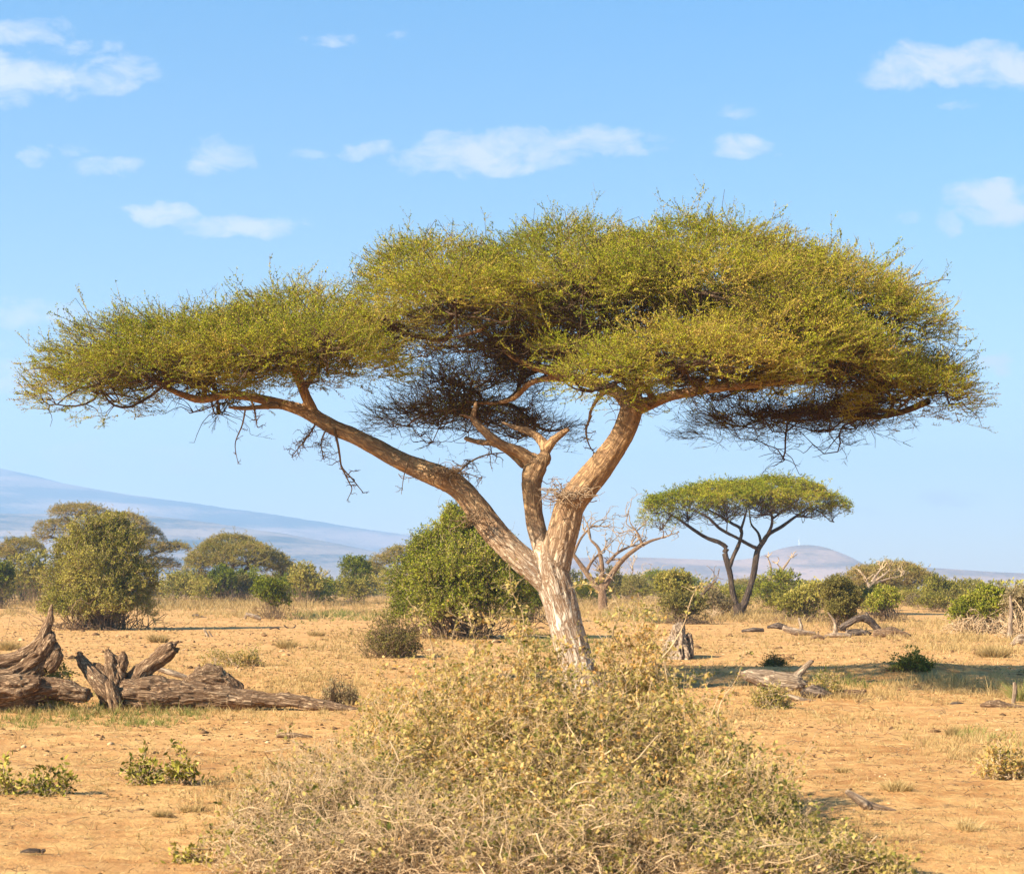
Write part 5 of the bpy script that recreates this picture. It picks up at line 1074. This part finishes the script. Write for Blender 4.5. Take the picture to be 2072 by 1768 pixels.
# individual tufts that stand out
for lb, px, py, hw, hh, k, mt, tn in (('dry grass tuft on the sand below the big olive bush', 320, 1300, 30, 22, 90, 'straw', .35), ('rounded dry grass tuft above the right end of the sparse shrub', 580, 1312, 28, 26, 110, 'straw', .3), ('wide low dry tuft near the check-mark stick', 642, 1288, 26, 14, 70, 'straw', .4),
        ('small brown tuft alone on the sand, middle right', 1927, 1486, 16, 22, 60, 'straw', .2), ('yellow flattened grass patch on the sand left of the splintered stick\'s upper right', 1815, 1600, 44, 26, 120, 'straw', .6), ('pale straw tuft in the lower right foreground', 1960, 1675, 34, 34, 60, 'straw', .85),
        ('long dry grass clump at the right, above the dark slabs', 2010, 1330, 50, 26, 200, 'straw', .35), ('dry tuft cut by the left picture edge, above the spiked stump', 18, 1316, 34, 26, 110, 'straw', .4), ('green-tipped reed clump at the right edge beside the upright stick', 2066, 1420, 26, 50, 90, 'green_grass', .6),
        ('brown stubble tuft in front of the low spreading shrub', 330, 1652, 30, 18, 70, 'straw', .25), ('straw tuft under the low spreading shrub', 385, 1640, 34, 24, 60, 'straw', .5), ('dry tuft left of the low dark sand ridge', 1705, 1560, 22, 16, 40, 'straw', .3)):
    Y = depth_of(py); sc = Y/FPX; x = (px-CX)*sc; mb = MB(); n = k
    a = rg2.uniform(0, 6.283, n); r = np.sqrt(rg2.uniform(0, 1, n)); X_ = x+np.cos(a)*r*hw*sc*.6; Y_ = Y+np.sin(a)*r*hw*sc*.6
    P = np.stack([X_, Y_, ground(X_, Y_, True)-.01], 1); P = np.repeat(P, 4, 0); m_ = len(P)
    D = np.column_stack([(P[:, 0]-x)/(hw*sc)*1.2+rg2.normal(0, .35, m_), (P[:, 1]-Y)/(hw*sc)+rg2.normal(0, .35, m_), np.ones(m_)])
    blades(mb, P, D, hh*sc*rg2.uniform(.5, 1.15, m_), np.full(m_, .0022)*(.6+Y/22), rg2, rg2.normal(tn, .18, m_))
    tag(mb.build('grass_tuft', M[mt]), lb.replace(" left of the splintered stick's upper right", ' above the splintered stick'), 'grass tuft', 'grass tufts')
# clods, chips and straw lying flat
ico_v = np.array([(0, 0, 1), (.9, 0, .3), (.28, .85, .3), (-.72, .53, .3), (-.72, -.53, .3), (.28, -.85, .3), (.5, .4, -.4), (-.5, .5, -.4), (0, -.7, -.4)]); ico_f = np.array([(0, 1, 2), (0, 2, 3), (0, 3, 4), (0, 4, 5), (0, 5, 1), (1, 6, 2), (2, 7, 3), (2, 6, 7), (3, 7, 4), (4, 8, 5), (5, 8, 1), (1, 8, 6), (4, 7, 8)])
n = 30000; Yc = np.exp(rg2.uniform(math.log(10.5), math.log(110), n)); Xc = rg2.uniform(-.34, .34, n)*Yc
m = fbm(np.stack([Xc*.6, Yc*.4, np.zeros(n)], 1), 61, 3) > rg2.uniform(-.5, .4, n); Xc, Yc = Xc[m], Yc[m]; n = len(Xc)
S = .006*rg2.lognormal(0, .5, n)*np.clip(Yc/12, 1, 5); Z = ground(Xc, Yc, True)
V = ico_v[None]*S[:, None, None]*np.stack([rg2.uniform(.8, 2.2, n), rg2.uniform(.8, 1.6, n), rg2.uniform(.5, 1., n)], 1)[:, None, :]
V = V*(1+.3*rg2.normal(0, 1, (n, 9, 1))*.6); a = rg2.uniform(0, 6.28, n); ca, sa = np.cos(a)[:, None], np.sin(a)[:, None]
V = np.stack([V[..., 0]*ca-V[..., 1]*sa, V[..., 0]*sa+V[..., 1]*ca, V[..., 2]], -1)+np.stack([Xc, Yc, Z], 1)[:, None, :]
cb = MB(); cb.add(V.reshape(-1, 3), (ico_f[None]+(np.arange(n)*9)[:, None, None]).reshape(-1, 3), 0, np.repeat(rg2.uniform(0, 1, n), 13))
M['clod'] = leaf_mat('clod', [(0, (.08, .045, .025)), (.5, (.24, .13, .06)), (.85, (.45, .25, .11)), (1, (.55, .36, .2))], .0)
tag(cb.build('earth_clods', M['clod']), 'small clods and chips scattered over the sand', 'clods', kind='stuff')
n = 30000; Yc = np.exp(rg2.uniform(math.log(10.5), math.log(60), n)); Xc = rg2.uniform(-.34, .34, n)*Yc; lb = MB()
m = fbm(np.stack([Xc*.5, Yc*.35, np.zeros(n)], 1), 51, 3) > rg2.uniform(-.5, .4, n); Xc, Yc = Xc[m], Yc[m]; n = len(Xc)
blades(lb, np.stack([Xc, Yc, ground(Xc, Yc, True)+.004], 1), np.column_stack([rg2.normal(0, 1, (n, 2)), rg2.uniform(0, .35, n)]), rg2.uniform(.03, .14, n)*np.clip(Yc/14, 1, 2.4), .0016*(.6+Yc/20), rg2, rg2.normal(.6, .22, n))
nk = 5000; Yk = np.exp(rg2.uniform(math.log(10.5), math.log(80), nk)); Xk = rg2.uniform(-.34, .34, nk)*Yk; mk = fbm(np.stack([Xk*.4, Yk*.3, np.zeros(nk)], 1), 77, 3) > rg2.uniform(-.2, .5, nk); Xk, Yk = Xk[mk], Yk[mk]; nk = len(Xk)
A_ = np.stack([Xk, Yk, ground(Xk, Yk, True)+.006], 1); a_ = rg2.uniform(0, 6.28, nk); l_ = rg2.uniform(.04, .22, nk)*np.clip(Yk/16, 1, 2.2)
B_ = A_+np.stack([np.cos(a_)*l_, np.sin(a_)*l_, rg2.uniform(0, .25, nk)*l_], 1); tubes(lb, curve_batch(rg2, A_, B_, 4, .1), (.0025*(.6+Yk/18))[:, None]*np.array([1, .9, .8, .5]), 3, 1)
tag(lb.build('straw_litter', [M['straw'], M['twig_brown']]), 'loose straw and twig litter lying on the ground', 'litter', kind='stuff')

# thin mast on the hill top
mY = 3905.; mb = MB(); c0 = W(1617, 1103, mY); c0[2] -= 3
for sx_, sy_ in ((-1, -1), (1, -1), (1, 1), (-1, 1)):
    tubes(mb, np.array([[c0+[sx_*1.6, sy_*1.6, 0], c0+[sx_*.4, sy_*.4, 18]]]), np.array([[.32, .25]]), 4)
for i in range(6):
    z0, s0 = 3*i, 1.6-1.2*3*i/18
    tubes(mb, np.array([[c0+[-s0, -s0, z0], c0+[s0, -s0, z0+3]], [c0+[s0, s0, z0], c0+[-s0, s0, z0+3]]]), np.array([[.15, .15]]), 4)
tubes(mb, np.array([[c0+[0, 0, 17], c0+[0, 0, 23]]]), np.array([[.25, .12]]), 4)
M['mast_paint'] = twig_mat('mast_paint', (.7, .7, .7), (.8, .8, .8))
tag(mb.build('radio_mast', M['mast_paint']), 'thin white mast on top of the rounded distant hill', 'mast')
# low sand ridges with dark undersides at lower left
